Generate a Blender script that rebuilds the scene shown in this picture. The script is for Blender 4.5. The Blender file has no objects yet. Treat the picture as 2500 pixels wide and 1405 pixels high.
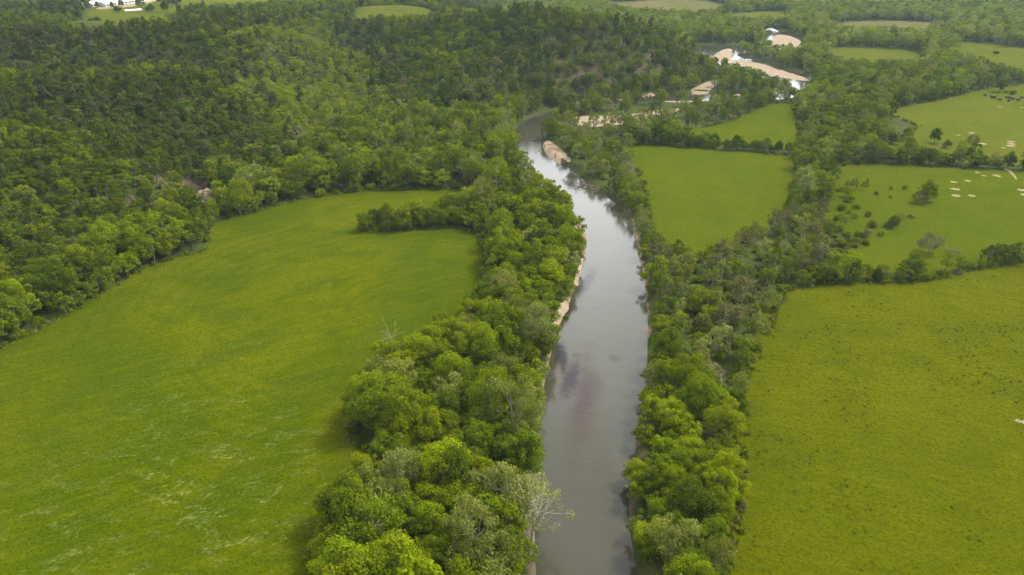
import bpy, math, random
import numpy as np
from mathutils import Vector, Matrix
from mathutils.geometry import delaunay_2d_cdt

SC = bpy.context.scene
COL = SC.collection
RNG = np.random.default_rng(7)
random.seed(7)

# ------------------------------------------------------------------ camera
CAM_H, PITCH, FPX = 110.0, math.radians(26.0), 1850.0
cd = bpy.data.cameras.new("drone_camera")
cd.sensor_width = 36.0
cd.lens = FPX / 2500.0 * 36.0
cd.clip_start, cd.clip_end = 1.0, 20000.0
cam = bpy.data.objects.new("drone_camera", cd)
cam.location = (0, 0, CAM_H)
cam.rotation_euler = (math.radians(90) - PITCH, 0, 0)
COL.objects.link(cam)
SC.camera = cam

# ------------------------------------------------------------------ world, sun, exposure
SUN_EL, SUN_AZ = math.radians(52), math.radians(62)   # azimuth from +Y towards +X
w = bpy.data.worlds.new("World")
SC.world = w
w.use_nodes = True
nt = w.node_tree
nt.nodes.clear()
sky = nt.nodes.new("ShaderNodeTexSky")
sky.sky_type = 'NISHITA'
sky.sun_disc = False
sky.sun_elevation = SUN_EL
sky.sun_rotation = SUN_AZ
sky.air_density, sky.dust_density, sky.ozone_density = 1.0, 4.0, 1.0
hs = nt.nodes.new("ShaderNodeHueSaturation")
hs.inputs["Saturation"].default_value = 0.22
bg = nt.nodes.new("ShaderNodeBackground")
bg.inputs["Strength"].default_value = 0.085
wo = nt.nodes.new("ShaderNodeOutputWorld")
nt.links.new(sky.outputs[0], hs.inputs["Color"])
# broken cloud; bright bank added ahead to light river and trees, thinner overhead
tcw = nt.nodes.new("ShaderNodeTexCoord")
spw = nt.nodes.new("ShaderNodeSeparateXYZ")
nt.links.new(tcw.outputs["Generated"], spw.inputs[0])
el = nt.nodes.new("ShaderNodeMapRange")
el.interpolation_type = 'SMOOTHSTEP'
nt.links.new(spw.outputs[2], el.inputs[0])
for k_, v_ in zip((1, 2, 3, 4), (.32, .80, 1.0, .10)):
    el.inputs[k_].default_value = v_
cn = nt.nodes.new("ShaderNodeTexNoise")
nt.links.new(tcw.outputs["Generated"], cn.inputs["Vector"])
cn.inputs["Scale"].default_value = 3.2
cn.inputs["Detail"].default_value = 5
cr = nt.nodes.new("ShaderNodeMapRange")
nt.links.new(cn.outputs["Fac"], cr.inputs[0])
for k_, v_ in zip((1, 2, 3, 4), (.36, .60, .55, 1.0)):
    cr.inputs[k_].default_value = v_
cf = nt.nodes.new("ShaderNodeMath")
cf.operation = 'MULTIPLY'
fr = nt.nodes.new("ShaderNodeMapRange")
fr.interpolation_type = 'SMOOTHSTEP'
nt.links.new(spw.outputs[1], fr.inputs[0])
for k_, v_ in zip((1, 2, 3, 4), (-.25, .45, .30, 1.0)):
    fr.inputs[k_].default_value = v_
ff_ = nt.nodes.new("ShaderNodeMath")
ff_.operation = 'MULTIPLY'
nt.links.new(el.outputs[0], ff_.inputs[0])
nt.links.new(fr.outputs[0], ff_.inputs[1])
lowr = nt.nodes.new("ShaderNodeMapRange")
lowr.interpolation_type = 'SMOOTHSTEP'
nt.links.new(spw.outputs[2], lowr.inputs[0])
for k_, v_ in zip((1, 2, 3, 4), (.02, .30, .42, 1.0)):
    lowr.inputs[k_].default_value = v_
lf_ = nt.nodes.new("ShaderNodeMath")
lf_.operation = 'MULTIPLY'
nt.links.new(ff_.outputs[0], lf_.inputs[0])
nt.links.new(lowr.outputs[0], lf_.inputs[1])
nt.links.new(lf_.outputs[0], cf.inputs[0])
nt.links.new(cr.outputs[0], cf.inputs[1])
cm_ = nt.nodes.new("ShaderNodeMix")
cm_.data_type = 'RGBA'
nt.links.new(cf.outputs[0], cm_.inputs[0])
nt.links.new(hs.outputs[0], cm_.inputs[6])
cm_.inputs[7].default_value = (18.0, 18.2, 18.5, 1)
nt.links.new(cm_.outputs[2], bg.inputs[0])
nt.links.new(bg.outputs[0], wo.inputs[0])

sl = bpy.data.lights.new("sun", 'SUN')
sl.energy = 1.5
sl.angle = math.radians(10)
sl.color = (1.0, 0.95, 0.86)
so = bpy.data.objects.new("sun", sl)
dirv = Vector((math.sin(SUN_AZ) * math.cos(SUN_EL), math.cos(SUN_AZ) * math.cos(SUN_EL), math.sin(SUN_EL)))
so.rotation_euler = dirv.to_track_quat('Z', 'Y').to_euler()
so.location = (0, 0, 400)
COL.objects.link(so)

SC.view_settings.view_transform = 'Standard'
SC.view_settings.look = 'None'
SC.view_settings.gamma = 1.0
SC.view_settings.exposure = 1.38
cy = SC.cycles
cy.max_bounces, cy.diffuse_bounces, cy.glossy_bounces = 5, 3, 2
cy.transmission_bounces, cy.transparent_max_bounces, cy.volume_bounces = 3, 4, 0
cy.caustics_reflective = cy.caustics_refractive = False
cy.use_denoising = True
cy.denoiser = 'OPENIMAGEDENOISE'
cy.denoising_input_passes = 'RGB_ALBEDO_NORMAL'
cy.denoising_prefilter = 'NONE'
cy.denoising_quality = 'HIGH'
cy.filter_width = 1.45
cy.sample_clamp_direct, cy.sample_clamp_indirect = 3.0, 2.0

# ------------------------------------------------------------------ geometry of the view: picture -> place
CP, SP = math.cos(PITCH), math.sin(PITCH)


def at(px, py, z=0.0):
    dx, dy = (px - 1250) / FPX, (702.5 - py) / FPX
    d = np.array([dx, CP + dy * SP, -SP + dy * CP])
    return np.array([0, 0, CAM_H]) + d * ((z - CAM_H) / d[2])


def proj(P):
    P = np.asarray(P, float)
    x, y, z = P[..., 0], P[..., 1], P[..., 2] - CAM_H
    f = y * CP - z * SP
    u = y * SP + z * CP
    return 1250 + FPX * x / f, 702.5 - FPX * u / f, FPX / f


def poly_px(pts, z=0.0):
    return np.array([at(a, b, z)[:2] for a, b in pts])


def smooth_poly(P, n=3, closed=True):
    """Chaikin corner cutting."""
    for _ in range(n):
        Q = np.roll(P, -1, 0)
        if not closed:
            A, B = P[:-1], P[1:]
            P = np.vstack([P[:1], np.stack([A * .75 + B * .25, A * .25 + B * .75], 1).reshape(-1, 2), P[-1:]])
        else:
            P = np.stack([P * .75 + Q * .25, P * .25 + Q * .75], 1).reshape(-1, 2)
    return P


def sdist(X, Y, P):
    """signed distance to a polygon, positive inside."""
    X, Y = np.asarray(X, float), np.asarray(Y, float)
    d2 = np.full(X.shape, 1e18)
    ins = np.zeros(X.shape, bool)
    n = len(P)
    for i in range(n):
        ax, ay = P[i]
        bx, by = P[(i + 1) % n]
        ex, ey = bx - ax, by - ay
        wx, wy = X - ax, Y - ay
        t = np.clip((wx * ex + wy * ey) / (ex * ex + ey * ey + 1e-12), 0, 1)
        d2 = np.minimum(d2, (wx - ex * t) ** 2 + (wy - ey * t) ** 2)
        if ay != by:
            c = ((ay > Y) != (by > Y)) & (X < ex * (Y - ay) / (by - ay) + ax)
            ins ^= c
    return np.where(ins, 1, -1) * np.sqrt(d2)


def _hash(ix, iy, s):
    h = (ix * 374761393 + iy * 668265263 + s * 1442695041) & 0xFFFFFFFF
    h = ((h ^ (h >> 13)) * 1274126177) & 0xFFFFFFFF
    return ((h ^ (h >> 16)) & 0xFFFF) / 65535.0


def vnoise(X, Y, sc, seed=0):
    x, y = np.asarray(X) / sc, np.asarray(Y) / sc
    ix, iy = np.floor(x).astype(np.int64), np.floor(y).astype(np.int64)
    fx, fy = x - ix, y - iy
    fx, fy = fx * fx * (3 - 2 * fx), fy * fy * (3 - 2 * fy)
    a, b = _hash(ix, iy, seed), _hash(ix + 1, iy, seed)
    c, d = _hash(ix, iy + 1, seed), _hash(ix + 1, iy + 1, seed)
    return (a * (1 - fx) + b * fx) * (1 - fy) + (c * (1 - fx) + d * fx) * fy


def sstep(a, b, x):
    t = np.clip((x - a) / (b - a), 0, 1)
    return t * t * (3 - 2 * t)


# ------------------------------------------------------------------ outlines on the ground (traced at ground level)
WZ = -1.7
RIVER = smooth_poly(poly_px([
    (1320, 1750), (1300, 1405), (1296, 1250), (1303, 1130), (1310, 1000), (1333, 890), (1352, 810), (1388, 735), (1415, 655),
    (1430, 600), (1424, 560), (1404, 530), (1345, 492), (1296, 448), (1256, 378), (1246, 335), (1266, 300), (1320, 277),
    (1400, 256), (1500, 241), (1620, 231), (1720, 228), (1830, 227), (1905, 221), (1928, 212), (1934, 204), (1910, 198), (1850, 194),
    (1790, 182), (1735, 168), (1690, 150), (1668, 118), (1700, 108), (1790, 110), (1850, 107), (1872, 96), (1850, 80),
    (1870, 72), (1925, 76), (1968, 92), (1978, 110), (1950, 128), (1880, 126), (1810, 130), (1795, 138), (1860, 148), (1935, 172), (2003, 194),
    (1985, 208), (1965, 228), (1930, 246), (1830, 250), (1760, 252), (1620, 251), (1500, 257), (1400, 274), (1352, 292),
    (1332, 320), (1322, 348), (1330, 372), (1362, 398), (1395, 408), (1440, 452), (1500, 492), (1543, 520), (1560, 590),
    (1575, 665), (1588, 760), (1586, 900), (1574, 1000), (1555, 1110), (1542, 1220), (1548, 1320), (1566, 1405), (1610, 1750)], WZ), 2)

FIELDS = {
 'curved': [(-400, 1010), (-100, 900), (0, 852), (100, 806), (210, 738), (300, 690), (370, 645), (440, 626), (500, 616), (512, 600), (500, 566),
            (540, 543), (600, 524), (700, 497), (800, 477), (900, 465), (1000, 463), (1100, 462), (1172, 466), (1168, 482), (1110, 515), (1060, 536),
            (1000, 542), (940, 545), (890, 549), (880, 560), (890, 567), (950, 566), (1000, 563), (1100, 553), (1150, 562), (1176, 590), (1186, 640),
            (1180, 700), (1148, 755), (1090, 810), (1020, 850), (950, 890), (880, 940), (850, 990), (850, 1040), (870, 1085), (905, 1120),
            (880, 1180), (815, 1240), (775, 1300), (765, 1350), (790, 1420), (800, 1800), (-400, 1800)],
 'flecked': [(1922, 706), (2000, 697), (2100, 692), (2220, 690), (2300, 680), (2400, 656), (2500, 640), (2900, 600), (3200, 1800), (1745, 1800),
             (1752, 1500), (1765, 1400), (1790, 1330), (1808, 1230), (1818, 1120), (1810, 1010), (1815, 920), (1850, 850), (1888, 780), (1905, 730)],
 'middle': [(1545, 352), (1620, 358), (1700, 363), (1800, 372), (1880, 379), (1938, 380), (1946, 410), (1942, 450), (1930, 505), (1885, 545),
            (1800, 592), (1740, 622), (1690, 630), (1640, 612), (1592, 565), (1578, 500), (1574, 450), (1550, 400), (1538, 370)],
 'small': [(1800, 292), (1850, 264), (1900, 250), (1940, 257), (1947, 290), (1952, 345), (1950, 368), (1900, 366), (1800, 358), (1700, 346), (1640, 336), (1630, 326), (1720, 312)],
 'bushy': [(2040, 420), (2062, 402), (2200, 400), (2300, 410), (2400, 416), (2500, 420), (2900, 440), (2900, 590), (2500, 632), (2400, 648), (2300, 668),
           (2200, 678), (2100, 678), (2030, 660), (2080, 600), (2060, 560), (2000, 548), (2010, 510), (2030, 470)],
 'cattle': [(2150, 273), (2230, 256), (2300, 243), (2400, 217), (2440, 211), (2500, 207), (2900, 195), (2900, 425), (2500, 406), (2400, 402), (2330, 396), (2250, 392),
            (2170, 388), (2120, 374), (2180, 345), (2250, 310), (2200, 292)],
 'hedged': [(2010, 122), (2080, 114), (2200, 122), (2262, 126), (2258, 170), (2150, 172), (2070, 166), (2020, 150)],
 'distant': [(2330, 100), (2420, 108), (2500, 118), (2700, 140), (2700, 215), (2500, 190), (2430, 176), (2340, 148)],
 'tan': [(2010, 60), (2100, 51), (2200, 51), (2340, 60), (2290, 84), (2120, 88), (2030, 78)],
 'pale': [(1440, 10), (1560, 2), (1700, -2), (1775, 10), (1770, 34), (1700, 44), (1560, 34), (1460, 26)],
 'strip': [(1760, 36), (1830, 30), (1930, 26), (1925, 56), (1820, 60), (1765, 52)],
}
FPOLY = {k: smooth_poly(poly_px(v), 2) for k, v in FIELDS.items()}
UPZ = 28.0
UPFIELDS = {
 'farm': [(185, 95), (205, 40), (235, 5), (260, -25), (700, -30), (700, 16), (560, 22), (470, 34), (400, 40), (440, 46), (430, 70), (330, 72), (265, 84), (215, 110)],
 'clearing': [(862, 22), (930, 14), (1020, 12), (1058, 20), (1050, 46), (960, 56), (880, 50)],
}
for k, v in UPFIELDS.items():
    FPOLY[k] = smooth_poly(poly_px(v, UPZ), 2)

SANDS = {
 'bend': [(1326, 350), (1340, 347), (1362, 366), (1390, 384), (1396, 402), (1380, 398), (1372, 389), (1366, 404), (1348, 388), (1328, 372)],
 'bank': [(1333, 838), (1338, 800), (1356, 770), (1372, 742), (1388, 733), (1392, 750), (1378, 768), (1368, 776), (1366, 800), (1358, 803), (1352, 790), (1346, 820)],
 'spit': [(1400, 690), (1410, 655), (1424, 626), (1426, 636), (1416, 660), (1418, 705), (1410, 700)],
 'ledge': [(1390, 556), (1404, 548), (1424, 566), (1430, 590), (1420, 588)],
 'hollow': [(1316, 530), (1330, 516), (1340, 526), (1334, 548), (1320, 548)],
 'bar': [(1385, 298), (1400, 291), (1450, 288), (1520, 288), (1600, 276), (1660, 268), (1664, 276), (1600, 290), (1520, 312), (1450, 318), (1400, 310)],
 'edge': [(1480, 244), (1540, 236), (1602, 228), (1606, 233), (1540, 243), (1490, 248)],
 'cove': [(1680, 229), (1700, 216), (1728, 204), (1758, 197), (1764, 206), (1740, 218), (1728, 230)],
 'shoal': [(1612, 247), (1660, 243), (1706, 245), (1712, 254), (1660, 256), (1616, 254)],
 'diagonal': [(1788, 142), (1850, 150), (1925, 174), (1992, 194), (1975, 199), (1920, 192), (1870, 182), (1800, 166), (1772, 154)],
 'upper': [(1880, 86), (1910, 82), (1945, 90), (1962, 100), (1950, 118), (1905, 121), (1878, 116)],
 'shallow': [(1740, 130), (1765, 118), (1792, 116), (1795, 140), (1775, 160), (1740, 150)],
 'rim': [(1770, 232), (1800, 226), (1838, 228), (1838, 232), (1800, 236)],
 'tip': [(1905, 222), (1922, 214), (1936, 217), (1930, 224)],
}
SPOLY = {k: smooth_poly(poly_px(v, -1.2), 2) for k, v in SANDS.items()}

UPLAND = smooth_poly(np.vstack([
    [(-1800, 100), (-210, 120)],
    poly_px([(-60, 800), (100, 712), (260, 610), (400, 545), (470, 480), (560, 452), (700, 425), (800, 405), (780, 360), (800, 300), (850, 262),
             (905, 255), (950, 290), (1080, 292), (1200, 287), (1300, 268), (1400, 245), (1520, 227), (1650, 209), (1725, 192), (1735, 170)]),
    [(168, 660), (135, 710), (80, 760), (10, 840), (-20, 960), (0, 1150), (-20, 1700), (-1800, 1700)]]), 2)

# ------------------------------------------------------------------ terrain height
def axis(lo, hi, fine0, fine1, s, S):
    a = list(np.arange(fine0, fine1 + .1, s))
    v = fine1
    st = s
    while v < hi:
        st = min(S, st * 1.12)
        v += st
        a.append(v)
    v, st = fine0, s
    b = []
    while v > lo:
        st = min(S, st * 1.12)
        v -= st
        b.append(v)
    return np.array(b[::-1] + a)


GX = axis(-2600, 2800, -190, 240, 2.5, 60)
GY = axis(-300, 4200, 80, 620, 2.5, 60)
MX, MY = np.meshgrid(GX, GY)


def height(X, Y):
    s = sdist(X, Y, UPLAND)
    mid = np.exp(-(((X - 45) / 115) ** 2 + ((Y - 590) / 80) ** 2))
    A = 24 + 22 * mid + 10 * np.cos(2 * math.pi * (Y - 308 - .18 * (X + 150)) / 126) * sstep(-40, -120, X) + 7 * (vnoise(X, Y, 95, 3) - .5) + 7 * (vnoise(X + 40, Y, 48, 5) - .5) + 4 * np.exp(-(((X + 215) / 60) ** 2 + ((Y - 330) / 45) ** 2))
    hol = np.exp(-(((X + 95 + (Y - 480) * .22) / 26) ** 2)) * sstep(430, 500, Y) * (1 - sstep(640, 760, Y))
    A = A * (1 - .55 * hol)
    wdt = 46 - 18 * mid
    h = np.where(s > 0, A * (1 - np.exp(-np.maximum(s, 0) / wdt)), 0)
    far = sstep(60, 300, s) * sstep(600, 760, Y)
    h = h * (1 - far) + (24 + 4 * (vnoise(X, Y, 200, 9) - .5) * 2 + 7 * mid) * far
    flat = .5 * (vnoise(X, Y, 60, 1) - .5) * sstep(20, 60, -np.abs(s) + 80)
    return h + 0 * flat


HH = height(MX, MY)
RD = sdist(MX, MY, RIVER)
carve = -4.2 * sstep(-2.6, 5.0, RD)
HH = HH + carve


def ground(x, y):
    x, y = np.asarray(x, float), np.asarray(y, float)
    i = np.clip(np.searchsorted(GX, x) - 1, 0, len(GX) - 2)
    j = np.clip(np.searchsorted(GY, y) - 1, 0, len(GY) - 2)
    fx = np.clip((x - GX[i]) / (GX[i + 1] - GX[i]), 0, 1)
    fy = np.clip((y - GY[j]) / (GY[j + 1] - GY[j]), 0, 1)
    return (HH[j, i] * (1 - fx) + HH[j, i + 1] * fx) * (1 - fy) + (HH[j + 1, i] * (1 - fx) + HH[j + 1, i + 1] * fx) * fy


# ------------------------------------------------------------------ helpers: meshes, materials, tags
def mesh_from(name, V, Fs, mats=(), fmat=None, smooth=False):
    V = np.asarray(V, np.float32)
    me = bpy.data.meshes.new(name)
    if isinstance(Fs, np.ndarray):
        k = Fs.shape[1]
        me.vertices.add(len(V))
        me.vertices.foreach_set("co", V.ravel())
        me.loops.add(Fs.size)
        me.loops.foreach_set("vertex_index", Fs.astype(np.int32).ravel())
        me.polygons.add(len(Fs))
        me.polygons.foreach_set("loop_start", np.arange(0, Fs.size, k, dtype=np.int32))
        me.polygons.foreach_set("loop_total", np.full(len(Fs), k, np.int32))
    else:
        me.from_pydata([tuple(v) for v in V], [], [tuple(f) for f in Fs])
    for m in mats:
        me.materials.append(m)
    if fmat is not None:
        me.polygons.foreach_set("material_index", np.asarray(fmat, np.int32))
    if smooth:
        me.polygons.foreach_set("use_smooth", np.ones(len(me.polygons), bool))
    me.update(calc_edges=True)
    return me


def obj(name, me, parent=None, loc=None):
    o = bpy.data.objects.new(name, me)
    COL.objects.link(o)
    if parent is not None:
        o.parent = parent
    if loc is not None:
        o.location = loc
    return o


def tag(o, label=None, cat=None, group=None, kind=None):
    if label:
        o['label'] = label
    if cat:
        o['category'] = cat
    if group:
        o['group'] = group
    if kind:
        o['kind'] = kind
    return o


class N:
    """a tiny node-tree writer"""
    def __init__(s, name):
        s.m = bpy.data.materials.new(name)
        s.m.use_nodes = True
        s.t = s.m.node_tree
        s.t.nodes.clear()
        s.out = s.n("OutputMaterial")

    def n(s, typ, **kw):
        nd = s.t.nodes.new("ShaderNode" + typ)
        for k, v in kw.items():
            setattr(nd, k, v)
        return nd

    def l(s, a, b):
        s.t.links.new(a, b)

    def set(s, sock, v):
        if hasattr(v, "is_linked") or isinstance(v, bpy.types.NodeSocket):
            s.l(v, sock)
        else:
            sock.default_value = v

    def noise(s, vec, scale, detail=4, rough=.55, dist=0):
        nd = s.n("TexNoise")
        s.l(vec, nd.inputs["Vector"])
        nd.inputs["Scale"].default_value = scale
        nd.inputs["Detail"].default_value = detail
        nd.inputs["Roughness"].default_value = rough
        nd.inputs["Distortion"].default_value = dist
        return nd.outputs["Fac"]

    def ramp(s, f, lo, hi):
        nd = s.n("MapRange", interpolation_type='SMOOTHSTEP')
        s.l(f, nd.inputs[0])
        nd.inputs[1].default_value, nd.inputs[2].default_value = lo, hi
        return nd.outputs[0]

    def mix(s, f, a, b, mode='MIX'):
        nd = s.n("Mix", data_type='RGBA', blend_type=mode)
        s.set(nd.inputs[0], f)
        s.set(nd.inputs[6], a)
        s.set(nd.inputs[7], b)
        return nd.outputs[2]

    def math(s, op, a, b=0.0):
        nd = s.n("Math", operation=op)
        s.set(nd.inputs[0], a)
        s.set(nd.inputs[1], b)
        return nd.outputs[0]

    def pos(s, scale=(1, 1, 1), rot=0.0):
        g = s.n("NewGeometry")
        mp = s.n("Mapping")
        mp.vector_type = 'TEXTURE'
        mp.inputs["Scale"].default_value = tuple(1 / v for v in scale)
        mp.inputs["Rotation"].default_value = (0, 0, rot)
        s.l(g.outputs["Position"], mp.inputs["Vector"])
        return mp.outputs[0]

    def bsdf(s, col, rough=.9, spec=.2, bump=None, bstr=.3, bdist=.2):
        p = s.n("BsdfPrincipled")
        s.set(p.inputs["Base Color"], col)
        s.set(p.inputs["Roughness"], rough)
        p.inputs["Specular IOR Level"].default_value = spec
        if bump is not None:
            b = s.n("Bump")
            b.inputs["Strength"].default_value = bstr
            b.inputs["Distance"].default_value = bdist
            s.l(bump, b.inputs["Height"])
            s.l(b.outputs[0], p.inputs["Normal"])
        s.l(p.outputs[0], s.out.inputs[0])
        return p


def c4(r, g, b):
    return (r, g, b, 1.0)


def mat_grass(name, a, b, c, flower=0.0, streak=None, mott=1.0, rings=None):
    """meadow grass: large drifts of greens, combed streaks, clumps, fine tufts, optional pale flowering patches."""
    m = N(name)
    p = m.pos()
    big = m.ramp(m.noise(p, .013, 3, .6, .8), .36, .62)
    col = m.mix(big, c4(*a), c4(*b))
    med = m.ramp(m.noise(p, .07, 5, .65, .5), .46, .66)
    col = m.mix(m.math('MULTIPLY', med, .7), col, c4(*c))
    if streak is not None:
        ps = m.pos((1, .14, 1), streak)
        st = m.ramp(m.noise(ps, .30, 5, .65, .4), .46, .66)
        col = m.mix(m.math('MULTIPLY', st, .38), col, c4(b[0] * 1.22, b[1] * 1.14, b[2] * 2))
        st2 = m.ramp(m.noise(ps, .75, 4, .65), .60, .42)
        col = m.mix(m.math('MULTIPLY', st2, .22), col, c4(c[0] * .7, c[1] * .75, c[2]))
    if rings:      # faint mowing lines sweeping round the field
        vd = m.n("VectorMath", operation='DISTANCE')
        m.l(p, vd.inputs[0])
        vd.inputs[1].default_value = (rings[0], rings[1], 0)
        wv = m.math('SINE', m.math('ADD', m.math('MULTIPLY', vd.outputs["Value"], 1.15), m.math('MULTIPLY', m.noise(p, .04, 3), 9.0)))
        col = m.mix(m.math('MULTIPLY', m.ramp(wv, .1, .9), m.math('MULTIPLY', m.ramp(m.noise(p, .025, 3), .42, .6), .30)), col, c4(c[0] * .75, c[1] * .82, c[2]))
    fine = m.noise(p, 1.3, 5, .78)
    dk = m.ramp(fine, .56, .36)
    col = m.mix(m.math('MULTIPLY', dk, .60 * mott), col, c4(c[0] * .48, c[1] * .55, c[2] * .5 + .001))
    lt = m.ramp(m.noise(p, 3.2, 3, .7), .53, .72)
    col = m.mix(m.math('MULTIPLY', lt, .42 * mott), col, c4(b[0] * 1.35, b[1] * 1.3, b[2] * 2.2 + .003))
    if flower:
        ps = m.pos((1, .62, 1), streak)
        patch = m.ramp(m.noise(ps, .27, 5, .72, 1.0), .50, .70)
        sb = m.n("VectorMath", operation='DISTANCE')
        m.l(m.pos(), sb.inputs[0])
        sb.inputs[1].default_value = (-70, 118, 0)
        reg = m.math('ADD', m.math('MULTIPLY', m.ramp(sb.outputs["Value"], 75, 15), .8), m.math('MULTIPLY', m.ramp(m.noise(p, .02, 2), .50, .62), .45))
        spk = m.ramp(m.noise(m.pos((1, .45, 1), streak), 2.0, 5, .85), .46, .62)
        f = m.math('MULTIPLY', m.math('MULTIPLY', patch, reg), m.math('MULTIPLY', spk, flower))
        col = m.mix(f, col, c4(.36, .37, .15))
    h = m.math('ADD', fine, m.noise(p, .5, 3))
    d = m.n("BsdfDiffuse")
    b_ = m.n("Bump")
    b_.inputs["Strength"].default_value, b_.inputs["Distance"].default_value = .8, .55
    m.l(h, b_.inputs["Height"])
    m.l(b_.outputs[0], d.inputs["Normal"])
    m.l(col, d.inputs[0])
    m.l(d.outputs[0], m.out.inputs[0])
    return m.m


M = {}
M['floor'] = None
m = N("woodland_floor")
p = m.pos()
col = m.mix(m.ramp(m.noise(p, .25, 4), .4, .65), c4(.045, .066, .010), c4(.062, .07, .018))
col = m.mix(m.ramp(m.noise(p, .04, 3), .55, .7), col, c4(.085, .078, .035))
m.bsdf(col, 1, .05, m.noise(p, 1.2, 4), .6, .5)
M['floor'] = m.m
# bare reddish earth shows on the steep bluff: handled by slope in the same sheet
t = m.t
geo = m.n("NewGeometry")
sep = m.n("SeparateXYZ")
m.l(geo.outputs["True Normal"], sep.inputs[0])
steep = m.ramp(sep.outputs[2], .92, .84)
rock = m.mix(m.ramp(m.noise(p, .3, 4), .4, .6), c4(.13, .095, .06), c4(.075, .06, .04))
col2 = m.mix(m.math('MULTIPLY', steep, m.ramp(m.noise(p, .07, 3), .42, .62)), col, rock)
for nd in t.nodes:
    if nd.type == 'BSDF_PRINCIPLED':
        sp_ = m.n("SeparateXYZ")
        m.l(geo.outputs["Position"], sp_.inputs[0])
        vd_ = m.n("VectorMath", operation='DISTANCE')
        m.l(geo.outputs["Position"], vd_.inputs[0])
        vd_.inputs[1].default_value = tuple(at(1390, 690, -1))
        dist_bank = vd_.outputs["Value"]
        low = m.math('MULTIPLY', m.ramp(m.math('ADD', sp_.outputs[2], m.math('MULTIPLY', m.noise(p, .3, 4), 1.6)), -.2, -.9), m.math('MULTIPLY', m.ramp(m.noise(p, .07, 5, .65), .42, .54), m.ramp(dist_bank, 75, 50)))
        col2 = m.mix(low, col2, m.mix(m.noise(p, 1.1, 4), c4(.24, .15, .085), c4(.36, .25, .15)))
        m.l(col2, nd.inputs["Base Color"])

M['curved'] = mat_grass("curved_meadow_grass", (.059, .086, .0004), (.102, .115, .0003), (.048, .078, .0005), flower=.5, streak=-1.06, rings=(-38, 214))
M['flecked'] = mat_grass("flecked_pasture_grass", (.083, .098, .0002), (.104, .114, .0002), (.073, .088, .0002), streak=-1.9, mott=1.25)
M['middle'] = mat_grass("middle_meadow_grass", (.078, .100, .0018), (.092, .108, .0025), (.060, .088, .0018), mott=1.0)
M['far'] = mat_grass("far_pasture_grass", (.092, .108, .008), (.106, .117, .009), (.080, .100, .008), mott=.8)
M['tan'] = mat_grass("tan_pasture_grass", (.115, .115, .034), (.14, .12, .045), (.10, .105, .024), mott=.5)

m = N("sand")
p = m.pos()
col = m.mix(m.ramp(m.noise(p, .35, 4), .35, .65), c4(.26, .19, .12), c4(.33, .255, .175))
col = m.mix(m.ramp(m.noise(p, 2.2, 4, .7), .60, .75), col, c4(.22, .16, .09))
m.bsdf(col, .95, .15, m.noise(p, 1.5, 4), .4, .25)
M['sand'] = m.m

m = N("bare_dirt")
p = m.pos()
col = m.mix(m.ramp(m.noise(p, .6, 4), .35, .65), c4(.22, .185, .085), c4(.28, .235, .125))
m.bsdf(col, .95, .1, m.noise(p, 2, 4), .3, .2)
M['dirt'] = m.m

# river: turbid olive-grey water over gravel, with darker weed beds and sandy shallows at their own places
m = N("river_water")
p = m.pos()
base = m.mix(m.ramp(m.noise(p, .05, 3), .35, .65), c4(.046, .046, .026), c4(.053, .051, .031))
def blob(cx, cy, rx, ry, rot, soft=.55):
    g = m.n("NewGeometry")
    sb = m.n("VectorMath", operation='SUBTRACT')
    m.l(g.outputs["Position"], sb.inputs[0])
    sb.inputs[1].default_value = (cx, cy, 0)
    vr = m.n("VectorRotate", rotation_type='Z_AXIS')
    m.l(sb.outputs[0], vr.inputs["Vector"])
    vr.inputs["Angle"].default_value = rot
    mu = m.n("VectorMath", operation='MULTIPLY')
    m.l(vr.outputs[0], mu.inputs[0])
    mu.inputs[1].default_value = (1 / rx, 1 / ry, 0)
    ln = m.n("VectorMath", operation='LENGTH')
    m.l(mu.outputs[0], ln.inputs[0])
    d = m.math('ADD', ln.outputs["Value"], m.math('MULTIPLY', m.math('SUBTRACT', m.noise(p, .22, 5, .65), .5), 1.9))
    return m.ramp(d, 1.25, .35)
def wpt(px, py):
    a = at(px, py, WZ)
    return float(a[0]), float(a[1])
riff = m.n("Value").outputs[0]
riff.default_value = 0.0
for (px_, py_, rx, ry, rot, colr, f) in [
        (1425, 985, 4.6, 30, .14, c4(.060, .046, .036), .75), (1372, 872, 1.8, 9, .0, c4(.016, .013, .016), .95), (1396, 920, 2.3, 12, .22, c4(.030, .022, .026), .9),
        (1425, 985, 2.4, 13, .2, c4(.050, .036, .036), .85), (1362, 905, .9, 6, .1, c4(.105, .072, .045), .6), (1385, 765, 1.6, 9, .3, c4(.028, .023, .026), .7),
        (1432, 690, 2.2, 12, .3, c4(.045, .038, .046), .55), (1500, 875, 2.6, 2.6, .9, c4(.03, .03, .032), .5), (1310, 300, 6, 30, -.5, c4(.030, .030, .02), .6),
        (1450, 1120, 5, 28, .0, c4(.062, .054, .036), .45)]:
    cx, cy_ = wpt(px_, py_)
    bb = m.math('MULTIPLY', blob(cx, cy_, rx, ry, rot), f)
    base = m.mix(bb, base, colr)
    riff = m.math('MAXIMUM', riff, bb)
rip = m.noise(m.pos((1, .6, 1), 1.3), 1.3, 4, .62)
rip2 = m.noise(m.pos((1, .35, 1), 1.2), .33, 3, .5)
pr = m.bsdf(base, .045, .5, m.math('ADD', rip, rip2), .055, .28)
pr.inputs["IOR"].default_value = 1.40
for nd in m.t.nodes:
    if nd.type == 'BUMP':
        m.l(m.math('ADD', m.math('MULTIPLY', riff, .16), .075), nd.inputs["Strength"])
m.l(m.math('ADD', m.math('MULTIPLY', riff, .10), .085), pr.inputs["Roughness"])
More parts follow.
